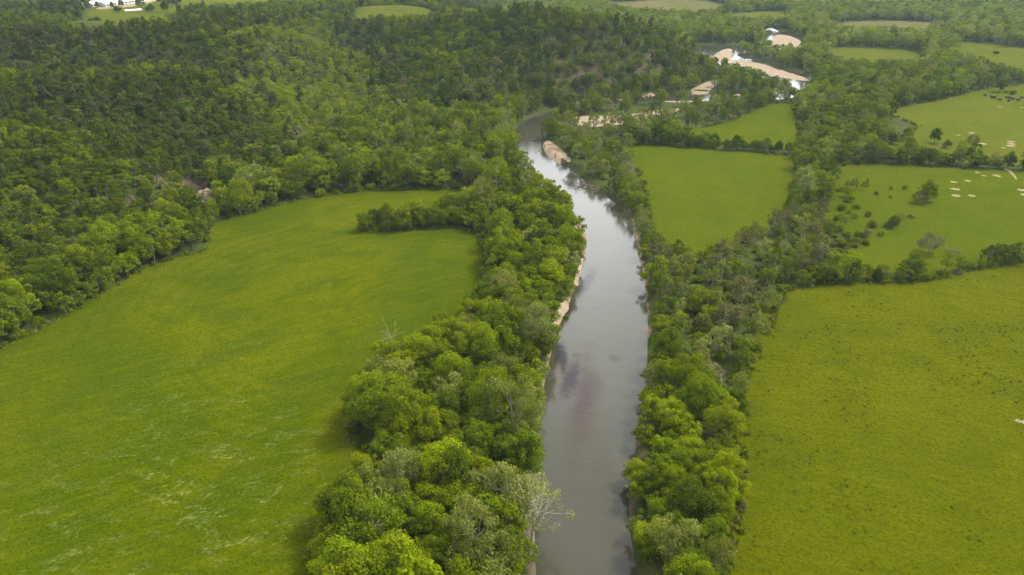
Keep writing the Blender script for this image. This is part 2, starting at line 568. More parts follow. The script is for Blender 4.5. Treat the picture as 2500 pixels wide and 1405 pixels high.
m.l(m.math('SUBTRACT', .5, m.math('MULTIPLY', riff, .36)), pr.inputs["Specular IOR Level"])
M['water'] = m.m


def mat_leaf(name, trans=.30):
    m = N(name)
    a = m.n("Attribute", attribute_type='INSTANCER', attribute_name="tint")
    tc = m.n("TexCoord")
    oi = m.n("ObjectInfo")
    n1 = m.noise(tc.outputs["Object"], .45, 2)
    n2 = m.noise(tc.outputs["Object"], 2.3, 2)
    hsv = m.n("HueSaturation")
    m.l(a.outputs["Color"], hsv.inputs["Color"])
    m.l(m.math('ADD', m.math('MULTIPLY', m.math('SUBTRACT', n1, .5), .03), .505), hsv.inputs["Hue"])
    v = m.math('ADD', m.math('MULTIPLY', n2, .75), m.math('MULTIPLY', n1, .55))
    m.l(m.math('ADD', v, .35), hsv.inputs["Value"])
    d = m.n("BsdfDiffuse")
    tr = m.n("BsdfTranslucent")
    m.l(hsv.outputs[0], d.inputs[0])
    tcol = m.mix(1.0, hsv.outputs[0], c4(1.25, 1.2, .5), 'MULTIPLY')
    m.l(tcol, tr.inputs[0])
    mx = m.n("MixShader")
    mx.inputs[0].default_value = trans
    m.l(d.outputs[0], mx.inputs[1])
    m.l(tr.outputs[0], mx.inputs[2])
    m.l(mx.outputs[0], m.out.inputs[0])
    return m.m


M['leaf'] = mat_leaf("leaves")
def mat_bark(name, a, b):
    m = N(name)
    tc = m.n("TexCoord")
    col = m.mix(m.ramp(m.noise(tc.outputs["Object"], 1.7, 4), .4, .65), c4(*a), c4(*b))
    m.bsdf(col, .9, .15, m.noise(tc.outputs["Object"], 6, 3), .4, .05)
    return m.m
M['bark'] = mat_bark("brown_bark", (.10, .08, .055), (.17, .14, .10))
M['pale_bark'] = mat_bark("pale_bark", (.36, .33, .27), (.22, .20, .15))
M['white_bark'] = mat_bark("white_sycamore_bark", (.58, .54, .46), (.36, .33, .26))
M['grey_wood'] = mat_bark("weathered_wood", (.25, .21, .165), (.15, .125, .10))


# ------------------------------------------------------------------ terrain, fields, sand, water
ny, nx = MX.shape
V = np.stack([MX, MY, HH], -1).reshape(-1, 3)
idx = np.arange(nx * ny).reshape(ny, nx)
Q = np.stack([idx[:-1, :-1], idx[:-1, 1:], idx[1:, 1:], idx[1:, :-1]], -1).reshape(-1, 4)
tag(obj("terrain", mesh_from("terrain", V, Q, [M['floor']], smooth=True)), kind='structure')


def sheet(name, P, mat, zf, step, lab=None):
    """a ground sheet: the outline filled with points every STEP metres; ZF gives its height."""
    lo, hi = P.min(0), P.max(0)
    g = []
    for y in np.arange(lo[1], hi[1], step):
        for x in np.arange(lo[0], hi[0], step):
            g.append((x, y))
    g = np.array(g) if g else np.zeros((0, 2))
    if len(g):
        g = g[sdist(g[:, 0], g[:, 1], P) > step * .45]
    pts = np.vstack([P, g])
    n = len(P)
    vv, _e, ff, _a, _b, _c = delaunay_2d_cdt([Vector(q) for q in pts], [(i, (i + 1) % n) for i in range(n)], [], 1, 1e-5)
    vv = np.array([(q[0], q[1]) for q in vv])
    z = zf(vv[:, 0], vv[:, 1])
    return tag(obj(name, mesh_from(name, np.column_stack([vv, z]), [tuple(f) for f in ff], [mat], smooth=True)), kind='structure', label=lab)


def grow(P, d):
    """push an outline outwards by d metres."""
    area = np.sum(P[:, 0] * np.roll(P[:, 1], -1) - np.roll(P[:, 0], -1) * P[:, 1])
    t_ = np.roll(P, -1, 0) - np.roll(P, 1, 0)
    n_ = np.stack([t_[:, 1], -t_[:, 0]], -1)
    n_ /= np.linalg.norm(n_, axis=1, keepdims=True) + 1e-9
    return P + n_ * d * (1 if area > 0 else -1)


near_z = lambda x, y: np.full(np.shape(x), .06) + .10 * (vnoise(x, y, 14, 2) - .5)
FMAT = {'curved': 'curved', 'flecked': 'flecked', 'middle': 'middle', 'small': 'middle', 'bushy': 'middle', 'cattle': 'far', 'hedged': 'far', 'distant': 'far',
        'tan': 'tan', 'pale': 'tan', 'strip': 'far', 'farm': 'far', 'clearing': 'far'}
FNAME = {'curved': 'meadow', 'flecked': 'pasture', 'middle': 'meadow', 'small': 'meadow', 'bushy': 'pasture', 'cattle': 'pasture', 'hedged': 'pasture', 'distant': 'pasture',
         'tan': 'pasture', 'pale': 'pasture', 'strip': 'pasture', 'farm': 'pasture', 'clearing': 'pasture'}
for k, P in FPOLY.items():
    if k in UPFIELDS:
        sheet(FNAME[k], P, M[FMAT[k]], lambda x, y: ground(x, y) + .35, 12)
    else:
        st = 6 if k in ('curved', 'flecked', 'middle', 'small', 'bushy') else 16
        sheet(FNAME[k], grow(P, 3.2 if k == 'flecked' else 1.2), M[FMAT[k]], lambda x, y: np.full(np.shape(x), .12) + .10 * (vnoise(x, y, 14, 2) - .5), st)
tag(obj("river", (lambda b: mesh_from("river", np.array([(b[0], b[1], WZ), (b[2], b[1], WZ), (b[2], b[3], WZ), (b[0], b[3], WZ)]), np.array([[0, 1, 2, 3]]), [M['water']]))(
    (-60, 40, 420, 960))), kind='structure')
for k, P in SPOLY.items():
    on = k in ('bar', 'hollow', 'ledge')
    z0 = .25 if on else WZ - .15
    amp = .2 if on else .4
    if len(P) < 400:
        P = smooth_poly(P, 1)
        P = P + .35 * np.column_stack([vnoise(P[:, 0], P[:, 1], 1.8, 8) - .5, vnoise(P[:, 0], P[:, 1], 1.8, 9) - .5]) * 2
    sheet("sandbar", P, M['sand'], lambda x, y, P=P, z0=z0, amp=amp, on=on: np.maximum(z0 + amp * sstep(0, 2.2, sdist(x, y, P)) + .05 * (vnoise(x, y, 2.2, 4) - .5),
                                                                                ground(x, y) + .12), 1.6 if at(*SANDS[k][0])[1] < 450 else 5)

# ------------------------------------------------------------------ tree builders
def tube(path, radii, sides=5):
    path = np.asarray(path, float)
    V, Fs = [], []
    for i, (p_, r) in enumerate(zip(path, radii)):
        d = path[min(i + 1, len(path) - 1)] - path[max(i - 1, 0)]
        d = d / (np.linalg.norm(d) + 1e-9)
        a = np.cross(d, (0, 0, 1) if abs(d[2]) < .9 else (1, 0, 0))
        a /= np.linalg.norm(a)
        b = np.cross(d, a)
        for k in range(sides):
            t_ = 2 * math.pi * k / sides
            V.append(p_ + r * (math.cos(t_) * a + math.sin(t_) * b))
    for i in range(len(path) - 1):
        for k in range(sides):
            k2 = (k + 1) % sides
            Fs.append((i * sides + k, i * sides + k2, (i + 1) * sides + k2, (i + 1) * sides + k))
    return np.array(V), np.array(Fs)


class Buf:
    def __init__(s):
        s.V, s.F, s.n = [], [], 0

    def add(s, V, Fq):
        s.V.append(np.asarray(V, float))
        s.F.append(np.asarray(Fq) + s.n)
        s.n += len(V)

    def get(s):
        return np.vstack(s.V), np.vstack(s.F)


def unit(v):
    return v / (np.linalg.norm(v, axis=-1, keepdims=True) + 1e-9)


def leaf_quads(rng, centres, dirs, size, flat=.55):
    """one small leafy spray (a bent quad) per centre, facing roughly outward."""
    n = len(centres)
    nrm = unit(dirs + rng.normal(0, flat, (n, 3)) + np.array([0, 0, .25]))
    a = unit(np.cross(nrm, rng.normal(0, 1, (n, 3))))
    b = np.cross(nrm, a)
    sz = size * rng.uniform(.6, 1.35, (n, 1))
    asp = rng.uniform(.55, .95, (n, 1))
    A, B = a * sz, b * sz * asp
    k = nrm * sz * .22
    V = np.stack([centres - A, centres - B + k, centres + A, centres + B + k], 1).reshape(-1, 3)
    return V, np.arange(4 * n).reshape(n, 4)


def crown_leaves(rng, blobs, per_m2, size, under=.35, flat=.55):
    C, D = [], []
    for (c, r) in blobs:
        n = max(6, int(per_m2 * 4 * math.pi * r * r))
        d = unit(rng.normal(0, 1, (n, 3)))
        keep = (d[:, 2] > -.25) | (rng.random(n) < under)
        d = d[keep]
        rr = r * (1 - .45 * rng.random((len(d), 1)) ** 2.2) * (1 + .10 * rng.normal(0, 1, (len(d), 1)))
        C.append(np.asarray(c) + d * rr * np.array([1, 1, .88]))
        D.append(d)
    return leaf_quads(rng, np.vstack(C), np.vstack(D), size, flat)


def limbs(rng, h, R, blobs, r0, frac, every=1):
    bf = Buf()
    lean = rng.normal(0, .03, 2) * h
    top = np.array([lean[0], lean[1], h * .82])
    mid = np.array([lean[0] * .3, lean[1] * .3, h * .4])
    bf.add(*tube([(0, 0, -.6), (0, 0, h * .12), mid, top], [r0 * 1.35, r0, r0 * .72, r0 * .15], 6))
    for i, (c, r) in enumerate(blobs[::every]):
        c = np.asarray(c)
        t_ = rng.uniform(frac, .62)
        s0 = mid * (t_ / .4) if t_ < .4 else mid + (top - mid) * ((t_ - .4) / .42)
        s0 = s0.copy()
        m_ = s0 * .45 + c * .55 + np.array([0, 0, -.08 * np.linalg.norm(c - s0)]) + rng.normal(0, .25, 3)
        rr = r0 * .38
        e = c + unit(c - m_) * r * .5
        bf.add(*tube([s0, m_, c, e], [rr, rr * .7, rr * .4, rr * .12], 4))
    return bf.get()


def broad_blobs(rng, h, R, n, base=.10, br=(.28, .44)):
    out = []
    ch = h * (1 - base)
    cz = h * base + ch * .46
    ga = math.pi * (3 - math.sqrt(5))
    ph = rng.uniform(0, 6.28)
    sx_ = rng.uniform(.82, 1.22)
    for i in range(n):
        z = 1 - 1.55 * (i + .5) / n
        z = np.clip(z + rng.normal(0, .08), -.7, 1)
        rad = math.sqrt(max(0, 1 - z * z))
        a = ph + ga * i + rng.normal(0, .25)
        k = rng.uniform(.42, .92)
        rb = R * rng.uniform(br[0] * .8, br[1])
        if rng.random() < .16:      # a limb that reaches out of the crown
            k, rb = k * 1.28, rb * .72
        out.append(((R * rad * k * math.cos(a) * sx_, R * rad * k * math.sin(a) / sx_, cz + z * ch * .5 * rng.uniform(.62, 1.02) - rb * .35), rb))
    return out


def make_broad(seed, h, R, n, dens, size, kind='broad'):
    rng = np.random.default_rng(seed)
    if kind == 'broad':
        bl = broad_blobs(rng, h, R, n, .10, (.20, .38))
        V, Fq = crown_leaves(rng, bl, dens, size, .22, .5)
        T = limbs(rng, h, R, bl, .022 * h, .2, 2)
    elif kind == 'airy':      # sycamore, cottonwood: open crown, pale limbs showing through
        bl = broad_blobs(rng, h, R, n, .16, (.20, .34))
        bl = [(tuple(np.asarray(c) * np.array([1.12, 1.12, 1.0])), r) for c, r in bl]
        V, Fq = crown_leaves(rng, bl, dens * 1.0, size, .5, .85)
        T = limbs(rng, h, R, bl, .017 * h, .12, 2)
    elif kind == 'pine':
        bl = []
        for i in range(n):
            t_ = (i + .5) / n
            z = h * (.36 + .54 * t_)
            k = R * (1.0 - .55 * t_ ** 2) * rng.uniform(.3, .75)
            a = rng.uniform(0, 6.28)
            bl.append(((k * math.cos(a), k * math.sin(a), z), R * (.52 - .16 * t_) * rng.uniform(.8, 1.2)))
        V, Fq = crown_leaves(rng, bl, dens, size, .3, .8)
        T = limbs(rng, h, R, bl, .016 * h, .35, 3)
    elif kind == 'shrub':
        bl = []
        for i in range(n):
            a = rng.uniform(0, 6.28)
            k = R * math.sqrt(rng.random()) * .7
            rb = R * rng.uniform(.34, .52)
            bl.append(((k * math.cos(a), k * math.sin(a), max(rb * .55, h * rng.uniform(.3, .8) * (1 - .5 * k / R))), rb))
        V, Fq = crown_leaves(rng, bl, dens, size, .6, .7)
        T = limbs(rng, h, R, bl, .02 * h, .05, 2)
    return (V, Fq), T


def make_snag(seed, h, R, n, thick=.02, fork=False):
    rng = np.random.default_rng(seed)
    bf = Buf()
    r0 = thick * h
    top = np.array([rng.normal(0, .05) * h, rng.normal(0, .05) * h, h * (.55 if fork else .9)])
    bf.add(*tube([(0, 0, -.5), top * .4 + rng.normal(0, .1, 3), top], [r0 * 1.3, r0, r0 * .45], 6))
    for i in range(n):
        t_ = rng.uniform(.3, .98)
        s0 = top * t_
        a = rng.uniform(0, 6.28)
        el = rng.uniform(.4, 1.2)
        L = R * rng.uniform(.7, 1.25)
        d = np.array([math.cos(a) * math.cos(el), math.sin(a) * math.cos(el), math.sin(el)])
        e = s0 + d * L
        md = (s0 + e) / 2 + rng.normal(0, .08 * L, 3)
        rr = r0 * .5 * (1.1 - .5 * t_)
        bf.add(*tube([s0, md, e], [rr, rr * .65, rr * .12], 4))
        for _ in range(3):
            s1 = md + (e - md) * rng.uniform(0, .8)
            d2 = unit(d + rng.normal(0, .6, 3))
            e1 = s1 + d2 * L * rng.uniform(.3, .55)
            bf.add(*tube([s1, (s1 + e1) / 2 + rng.normal(0, .04 * L, 3), e1], [rr * .4, rr * .25, rr * .06], 3))
    return bf.get()


# variants: (crown mesh, trunk mesh) for the individual trees, joined coarse ones for the woodland
FINE, COARSE = {}, {}
H0, R0 = {'broad': 11.5, 'airy': 13.0, 'pine': 13.0, 'shrub': 3.2}, {'broad': 4.6, 'airy': 4.8, 'pine': 3.0, 'shrub': 2.0}
spec = {'broad': (12, 40, 12.0, .19), 'airy': (6, 32, 9.0, .19), 'pine': (4, 14, 7.0, .26), 'shrub': (5, 9, 9.0, .20)}
cspec = {'broad': (8, 22, 4.4, .33), 'airy': (4, 18, 3.4, .36), 'pine': (5, 11, 3.6, .36), 'shrub': (3, 7, 4.0, .32)}
wood_mat = {'broad': 'bark', 'airy': 'pale_bark', 'pine': 'bark', 'shrub': 'bark'}
for k, (nv, nb, dens, size) in spec.items():
    FINE[k] = []
    for i in range(nv):
        q = random.Random(i * 31 + 5)
        (V, Fq), T = make_broad(100 + i * 7 + hash(k) % 1 + len(k), H0[k] * q.uniform(.88, 1.12), R0[k] * q.uniform(.9, 1.1), nb + q.randint(-4, 5), dens, size, k)
        FINE[k].append((mesh_from("crown", V, Fq, [M['leaf']]), mesh_from("trunk", *T, [M[wood_mat[k]]], smooth=True)))
src = bpy.data.collections.new("woodland_sources")
SRC_IDX = {}
cnt = 0
for k, (nv, nb, dens, size) in cspec.items():
    SRC_IDX[k] = []
    for i in range(nv):
        q = random.Random(i * 17 + 3)
        (V, Fq), T = make_broad(500 + i * 11 + len(k), H0[k] * q.uniform(.88, 1.12), R0[k] * q.uniform(.9, 1.1), nb + q.randint(-2, 3), dens, size, k)
        me = mesh_from("woodland_tree", np.vstack([V, T[0]]), np.vstack([Fq, T[1] + len(V)]), [M['leaf'], M[wood_mat[k]]],
                       np.concatenate([np.zeros(len(Fq)), np.ones(len(T[1]))]))
        o = bpy.data.objects.new("a%03d_tree_source" % cnt, me)
        src.objects.link(o)
        SRC_IDX[k].append(cnt)
        cnt += 1

# ------------------------------------------------------------------ where the trees stand
TREES = []   # dict(x,y,z,kind,s,tint)
TINT = {
    'yellow': (.222, .268, .003), 'lime': (.188, .232, .004), 'mid': (.138, .178, .005), 'deep': (.094, .128, .006),
    'grey': (.210, .235, .050), 'olive': (.170, .192, .028), 'pine': (.100, .114, .025), 'brown': (.155, .143, .065)}


def scatter(x0, x1, y0, y1, c, jit=.78):
    nx_, ny_ = int((x1 - x0) / c) + 1, int((y1 - y0) / c) + 1
    gx, gy = np.meshgrid(x0 + c * np.arange(nx_), y0 + c * np.arange(ny_))
    gx = gx + (np.arange(ny_) % 2)[:, None] * c * .5
    gx = gx + RNG.uniform(-.5, .5, gx.shape) * c * jit
    gy = gy + RNG.uniform(-.5, .5, gy.shape) * c * jit
    return gx.ravel(), gy.ravel()


def clear_mask(x, y, mf, mw, ms):
    ok = np.ones(len(x), bool)
    for k, P in FPOLY.items():
        ok &= sdist(x, y, P) < -(mf + {'flecked': 1.8, 'curved': 1.1}.get(k, 0))
    ok &= sdist(x, y, RIVER) < -mw
    for k, P in SPOLY.items():
        ok &= sdist(x, y, P) < -ms
    return ok


def in_view(x, y, z, mx=260, up=140, dn=260):
    px, py, sc = proj(np.stack([x, y, z], -1))
    return (px > -mx) & (px < 2500 + mx) & (py > -up) & (py < 1405 + dn), px, py, sc


def pick(rng, names, probs):
    return names[int(np.searchsorted(np.cumsum(probs), rng.random() * sum(probs)))]


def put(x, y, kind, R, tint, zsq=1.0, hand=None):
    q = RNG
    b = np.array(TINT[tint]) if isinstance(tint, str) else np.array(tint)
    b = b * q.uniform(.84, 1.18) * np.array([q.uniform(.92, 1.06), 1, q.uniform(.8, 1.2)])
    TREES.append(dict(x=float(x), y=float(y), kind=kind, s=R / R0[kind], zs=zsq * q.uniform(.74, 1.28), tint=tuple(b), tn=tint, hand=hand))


SCRUB = poly_px([(1545, 470), (1600, 560), (1700, 620), (1790, 580), (1900, 535), (2010, 500), (2080, 600), (1990, 680), (1900, 730), (1830, 880), (1815, 980), (1700, 1000), (1640, 900), (1600, 700)])
ISLE = poly_px([(1340, 300), (1500, 250), (1780, 245), (1800, 290), (1650, 330), (1540, 345), (1560, 450), (1500, 480), (1400, 400), (1380, 380)])
# flat land near and far
for (x0, x1, y0, y1, c, zone) in [(-170, 260, 84, 330, 4.5, 'near'), (-210, 330, 330, 620, 5.6, 'mid'), (-100, 1150, 620, 1500, 7.6, 'far'), (330, 700, 330, 620, 6.5, 'mid')]:
    x, y = scatter(x0, x1, y0, y1, c)
    up = sdist(x, y, UPLAND)
    ok = (up <= 0) & clear_mask(x, y, -.9 if zone == 'near' else 0.0, .15, .4)
    x, y = x[ok], y[ok]
    z = ground(x, y)
    v, px, py, sc_ = in_view(x, y, z)
    x, y, px, py = x[v], y[v], px[v], py[v]
    scrub = sdist(x, y, SCRUB)
    isle = sdist(x, y, ISLE)
    fe = np.full(len(x), 1e9)
    for P in FPOLY.values():
        fe = np.minimum(fe, -sdist(x, y, P))
    ng = vnoise(x, y, 16, 21)
    for i in range(len(x)):
        r = RNG.random()
        if scrub[i] > 0:
            if r < .17:
                continue
            if r < .50:
                put(x[i], y[i], 'shrub', RNG.uniform(1.2, 2.2), pick(RNG, ['mid', 'olive', 'brown', 'lime'], [3, 3, 2, 2]))
            elif r < .8:
                put(x[i], y[i], 'airy', RNG.uniform(2.2, 3.6), pick(RNG, ['olive', 'grey', 'mid', 'brown'], [4, 4, 2, 2]))
            else:
                put(x[i], y[i], 'broad', RNG.uniform(2.0, 3.4), pick(RNG, ['mid', 'deep', 'lime', 'olive'], [4, 1, 4, 3]))
        elif isle[i] > 0:
            if r < .35:
                continue
            if r < .6:
                put(x[i], y[i], 'shrub', RNG.uniform(1.2, 2.4), pick(RNG, ['mid', 'olive', 'grey'], [3, 3, 2]))
            else:
                put(x[i], y[i], pick(RNG, ['airy', 'broad'], [4, 3]), RNG.uniform(2.4, 4.2), pick(RNG, ['olive', 'grey', 'mid', 'deep'], [4, 2, 3, 2]))
        elif zone == 'near':
            left = px[i] < 1450
            if r < .05:
                continue
            if fe[i] < 3.4 and r < .45:
                put(x[i], y[i], 'shrub', RNG.uniform(1.3, 2.4), pick(RNG, ['mid', 'lime', 'olive'], [4, 2, 1]))
                continue
            edge = sdist(x[i:i+1], y[i:i+1], RIVER)[0]
            kind = 'airy' if RNG.random() < (.20 if left else .13) * (1.7 if ng[i] > .55 else .3) else 'broad'
            R = (2.3 + 3.3 * RNG.random() ** 1.2) if left else (2.1 + 2.6 * RNG.random() ** 1.1)
            if edge > -3.5:
                R *= .78
            if fe[i] < 4.5:
                R = min(R, 3.6)
            if kind == 'airy':
                tn = pick(RNG, ['grey', 'olive', 'lime'], [3, 4, 4])
            else:
                yel = .18 if py[i] > 1050 else .07
                tn = pick(RNG, ['yellow', 'lime', 'mid', 'deep'], [yel, .36, .38, .2])
            put(x[i], y[i], kind, R, tn)
        elif zone == 'mid':
            if r < .08:
                continue
            if fe[i] < 4.5 and r < .4:
                put(x[i], y[i], 'shrub', RNG.uniform(1.6, 2.6), pick(RNG, ['mid', 'olive', 'deep'], [4, 2, 2]))
                continue
            kind = 'airy' if RNG.random() < .22 else 'broad'
            put(x[i], y[i], kind, RNG.uniform(3.2, 5.1) if px[i] < 1250 else RNG.uniform(2.8, 4.4), pick(RNG, ['grey', 'olive', 'lime'], [4, 4, 2]) if kind == 'airy' else pick(RNG, ['yellow', 'lime', 'mid', 'deep'], [.05, .25, .45, .3]))
        else:
            kind = 'airy' if RNG.random() < .2 else 'broad'
            tn = pick(RNG, ['grey', 'olive'], [3, 4]) if kind == 'airy' else pick(RNG, ['lime', 'mid', 'deep', 'olive', 'grey'], [.30, .40, .16, .22, .10])
            put(x[i], y[i], kind, RNG.uniform(3.4, 5.4), tuple(np.array(TINT[tn]) * 1.22))  # far crowns lightened: paler species, plus haze put into the tint

# wooded upland: pines on the spurs, leafy trees in the hollows
HOLLOW = smooth_poly(poly_px([(560, 240), (640, 130), (760, 100), (860, 110), (905, 190), (960, 300), (900, 330), (820, 300), (740, 300), (640, 300)], 14), 2)  # leafy hollow; its yellow-green tints also paint the sunlit gap between cloud shadows
CLOUD_SHADE_PINES = smooth_poly(poly_px([(40, 262), (300, 250), (560, 290), (690, 350), (620, 425), (420, 410), (300, 355), (60, 345)], 20), 2)  # real pines in part; their dark tint also paints a cloud's shadow
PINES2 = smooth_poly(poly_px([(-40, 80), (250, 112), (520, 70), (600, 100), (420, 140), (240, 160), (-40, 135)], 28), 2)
for (x0, x1, y0, y1, c) in [(-330, 200, 110, 480, 4.6), (-520, 210, 480, 720, 5.2), (-800, 210, 720, 1120, 6.6), (-520, -330, 300, 480, 5.2)]:
    x, y = scatter(x0, x1, y0, y1, c)
    up = sdist(x, y, UPLAND)
    ok = (up > 0) & clear_mask(x, y, 2.4, 1.2, .6)
    x, y, up = x[ok], y[ok], up[ok]
    z = ground(x, y)
    v, px, py, sc_ = in_view(x, y, z + 6, 200, 90)
    x, y, px, py, up, z = x[v], y[v], px[v], py[v], up[v], z[v]
    ng = .6 * vnoise(x, y, 60, 31) + .4 * vnoise(x, y, 24, 33)
    hol = sdist(x, y, HOLLOW)
    pin1, pin2 = sdist(x, y, CLOUD_SHADE_PINES), sdist(x, y, PINES2)
    for i in range(len(x)):
        r = RNG.random()
        if 435 < px[i] < 505 and 415 < py[i] < 475:
            continue
        bluff = 900 < px[i] < 1720 and up[i] < 52 and y[i] > 440
        pp = sstep(.42, .68, ng[i]) * .45 + .05
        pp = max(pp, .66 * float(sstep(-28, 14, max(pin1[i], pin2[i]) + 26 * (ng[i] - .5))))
        if hol[i] > 0:
            pp = .05
        elif up[i] < 22:
            pp *= .3
        if bluff and r < .10:
            continue
        if RNG.random() < pp:
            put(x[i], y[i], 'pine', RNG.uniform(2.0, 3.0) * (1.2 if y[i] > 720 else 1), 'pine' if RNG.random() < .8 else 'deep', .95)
        else:
            kind = 'airy' if RNG.random() < (.3 if hol[i] > 0 else .1) else 'broad'
            if hol[i] > -10:
                tn = pick(RNG, ['yellow', 'lime', 'mid', 'grey', 'olive'], [.30, .55, .12, .2, .10])
            elif bluff:
                tn = pick(RNG, ['mid', 'deep', 'olive', 'brown'], [.25, .4, .25, .15])
            else:
                tn = pick(RNG, ['lime', 'mid', 'deep', 'olive', 'yellow'], [.08, .30, .50, .14, .01] if y[i] < 400 else [.2, .38, .3, .16, .03])
            put(x[i], y[i], kind, RNG.uniform(2.2, 3.5) * (1.25 if y[i] > 720 else 1), tn, .9)

# trees and bushes that stand alone
def solo(px, py, kind, R, tint, zsq=1.0, z=0.0, hand='solo'):
    a = at(px, py, z)
    put(a[0], a[1], kind, R, tint, zsq, hand)


for (px, py, R) in [(1300, 1308, 5.5)]:
    solo(px, py, 'airy', R, (.24, .25, .08), 1.0, hand='sycamore')
for (px, py, k, R, tn) in [(2262, 492, 'broad', 4.3, 'mid'), (2245, 497, 'airy', 2.6, 'olive'), (2180, 556, 'broad', 2.3, 'deep'), (2207, 462, 'shrub', 1.3, 'mid'),
                           (2175, 463, 'shrub', 0.9, 'mid'), (2140, 476, 'shrub', 1.1, 'mid'), (2172, 484, 'shrub', 0.8, 'mid'), (2118, 442, 'shrub', 0.7, 'mid'), (2130, 556, 'shrub', 2.0, 'olive'),
                           (2090, 510, 'shrub', 1.6, 'mid'), (2120, 530, 'shrub', 1.5, 'olive'), (2050, 540, 'shrub', 2.0, 'mid'), (2265, 618, 'airy', 4.0, (.15, .15, .06)), (2415, 636, 'airy', 2.2, 'olive'), (2470, 626, 'airy', 2.4, 'olive'),
                           (2440, 225, 'broad', 3.6, 'deep'), (2455, 226, 'shrub', 1.8, 'mid'), (2470, 231, 'shrub', 2.2, 'deep'), (2280, 350, 'broad', 3.0, 'deep'), (2310, 362, 'shrub', 2.4, 'mid'), (2215, 338, 'broad', 3.4, 'mid'),
                           (2432, 132, 'shrub', 2.6, 'deep'), (2370, 362, 'airy', 3.2, 'olive'), (2205, 670, 'shrub', 2.2, 'mid'), (2370, 655, 'shrub', 2.2, 'olive'), (2420, 650, 'shrub', 1.8, 'olive'), (1385, 765, 'shrub', 1.3, 'mid')]:
    solo(px, py, k, R, tn)
for (px, py, R) in [(225, 62, 3), (238, 52, 3.2), (290, 32, 3.6), (276, 22, 3), (298, 20, 3), (240, 22, 2.4), (345, 22, 4.4), (365, 30, 3.2), (372, 32, 3.4), (400, 12, 5), (420, 18, 4.6), (405, 30, 4), (435, 8, 4)]:
    solo(px, py + 4, 'broad', R, 'deep', 1.0, UPZ - 2)
# rows: the spit of trees in the curved meadow, the hedges between the pastures
def row(pts, gap, kinds, Rr, tints, probs, hand, jit=.5):
    P = poly_px(pts)
    for (p0, p1) in zip(P[:-1], P[1:]):
        L = float(np.linalg.norm(p1 - p0))
        for k in range(max(1, int(L / gap))):
            q = p0 + (p1 - p0) * (k + RNG.uniform(.2, .8)) / max(1, int(L / gap)) + RNG.normal(0, jit, 2)
            put(q[0], q[1], pick(RNG, list(kinds), list(kinds.values())), RNG.uniform(*Rr), pick(RNG, tints, probs), 1.0, hand)


row([(2075, 605), (2120, 585), (2160, 565), (2200, 545)], 4.0, {'shrub': 3, 'airy': 1}, (1.1, 2.1), ['mid', 'olive', 'lime', 'brown'], [4, 4, 2, 1], 'gully', 2.0)
row([(2040, 440), (2060, 500), (2075, 560), (2090, 600)], 4.5, {'shrub': 3, 'airy': 2}, (1.0, 2.2), ['mid', 'olive', 'lime'], [4, 4, 2], 'gully', 4.0)
row([(1400, 312), (1470, 318), (1530, 312), (1600, 296), (1660, 284)], 5, {'shrub': 2, 'airy': 3}, (1.2, 2.6), ['mid', 'olive', 'grey'], [4, 3, 2], 'barside', 2.5)
row([(1700, 255), (1800, 256), (1880, 250)], 6, {'shrub': 1, 'airy': 1, 'broad': 1}, (1.6, 2.8), ['mid', 'olive', 'deep'], [4, 3, 2], 'barside', 2.0)
row([(455, 498), (475, 503), (500, 506), (525, 500)], 2.2, {'shrub': 1}, (1.2, 1.9), ['mid', 'olive', 'deep'], [3, 3, 2], 'rockfoot', .8)
row([(900, 556), (1000, 553), (1080, 546), (1160, 530)], 4.6, {'broad': 1}, (2.9, 4.2), ['mid', 'deep', 'lime'], [4, 3, 2], 'spit')
row([(905, 562), (990, 560), (1090, 550), (1160, 556)], 3.6, {'broad': 2, 'shrub': 1}, (2.0, 3.2), ['mid', 'deep', 'lime'], [4, 2, 3], 'spit')
row([(1945, 694), (2020, 690), (2110, 686), (2200, 684), (2290, 674)], 3.4, {'broad': 3, 'airy': 1, 'shrub': 1}, (1.9, 2.9), ['mid', 'lime', 'olive', 'deep'], [4, 4, 3, 2], 'hedge')
row([(2350, 662), (2420, 652), (2500, 638)], 5, {'airy': 1, 'shrub': 2}, (1.5, 2.5), ['olive', 'mid'], [1, 1], 'hedge')
row([(2060, 398), (2150, 396), (2260, 400), (2330, 405)], 5, {'broad': 3, 'airy': 2, 'shrub': 1}, (2.0, 3.2), ['mid', 'olive', 'deep'], [3, 3, 3], 'farhedge')
row([(2330, 405), (2420, 411), (2520, 414)], 5.5, {'broad': 3, 'airy': 2}, (2.3, 3.6), ['mid', 'olive', 'deep'], [3, 3, 3], 'farhedge')
row([(2110, 338), (2150, 345), (2190, 352), (2240, 372)], 6, {'broad': 2, 'airy': 2}, (2.2, 3.4), ['mid', 'olive', 'deep'], [3, 3, 3], 'farhedge')
row([(1560, 350), (1640, 354), (1740, 362), (1850, 370), (1930, 374)], 4, {'broad': 3, 'shrub': 1}, (2.0, 3.0), ['mid', 'olive', 'deep'], [4, 2, 3], 'midhedge')
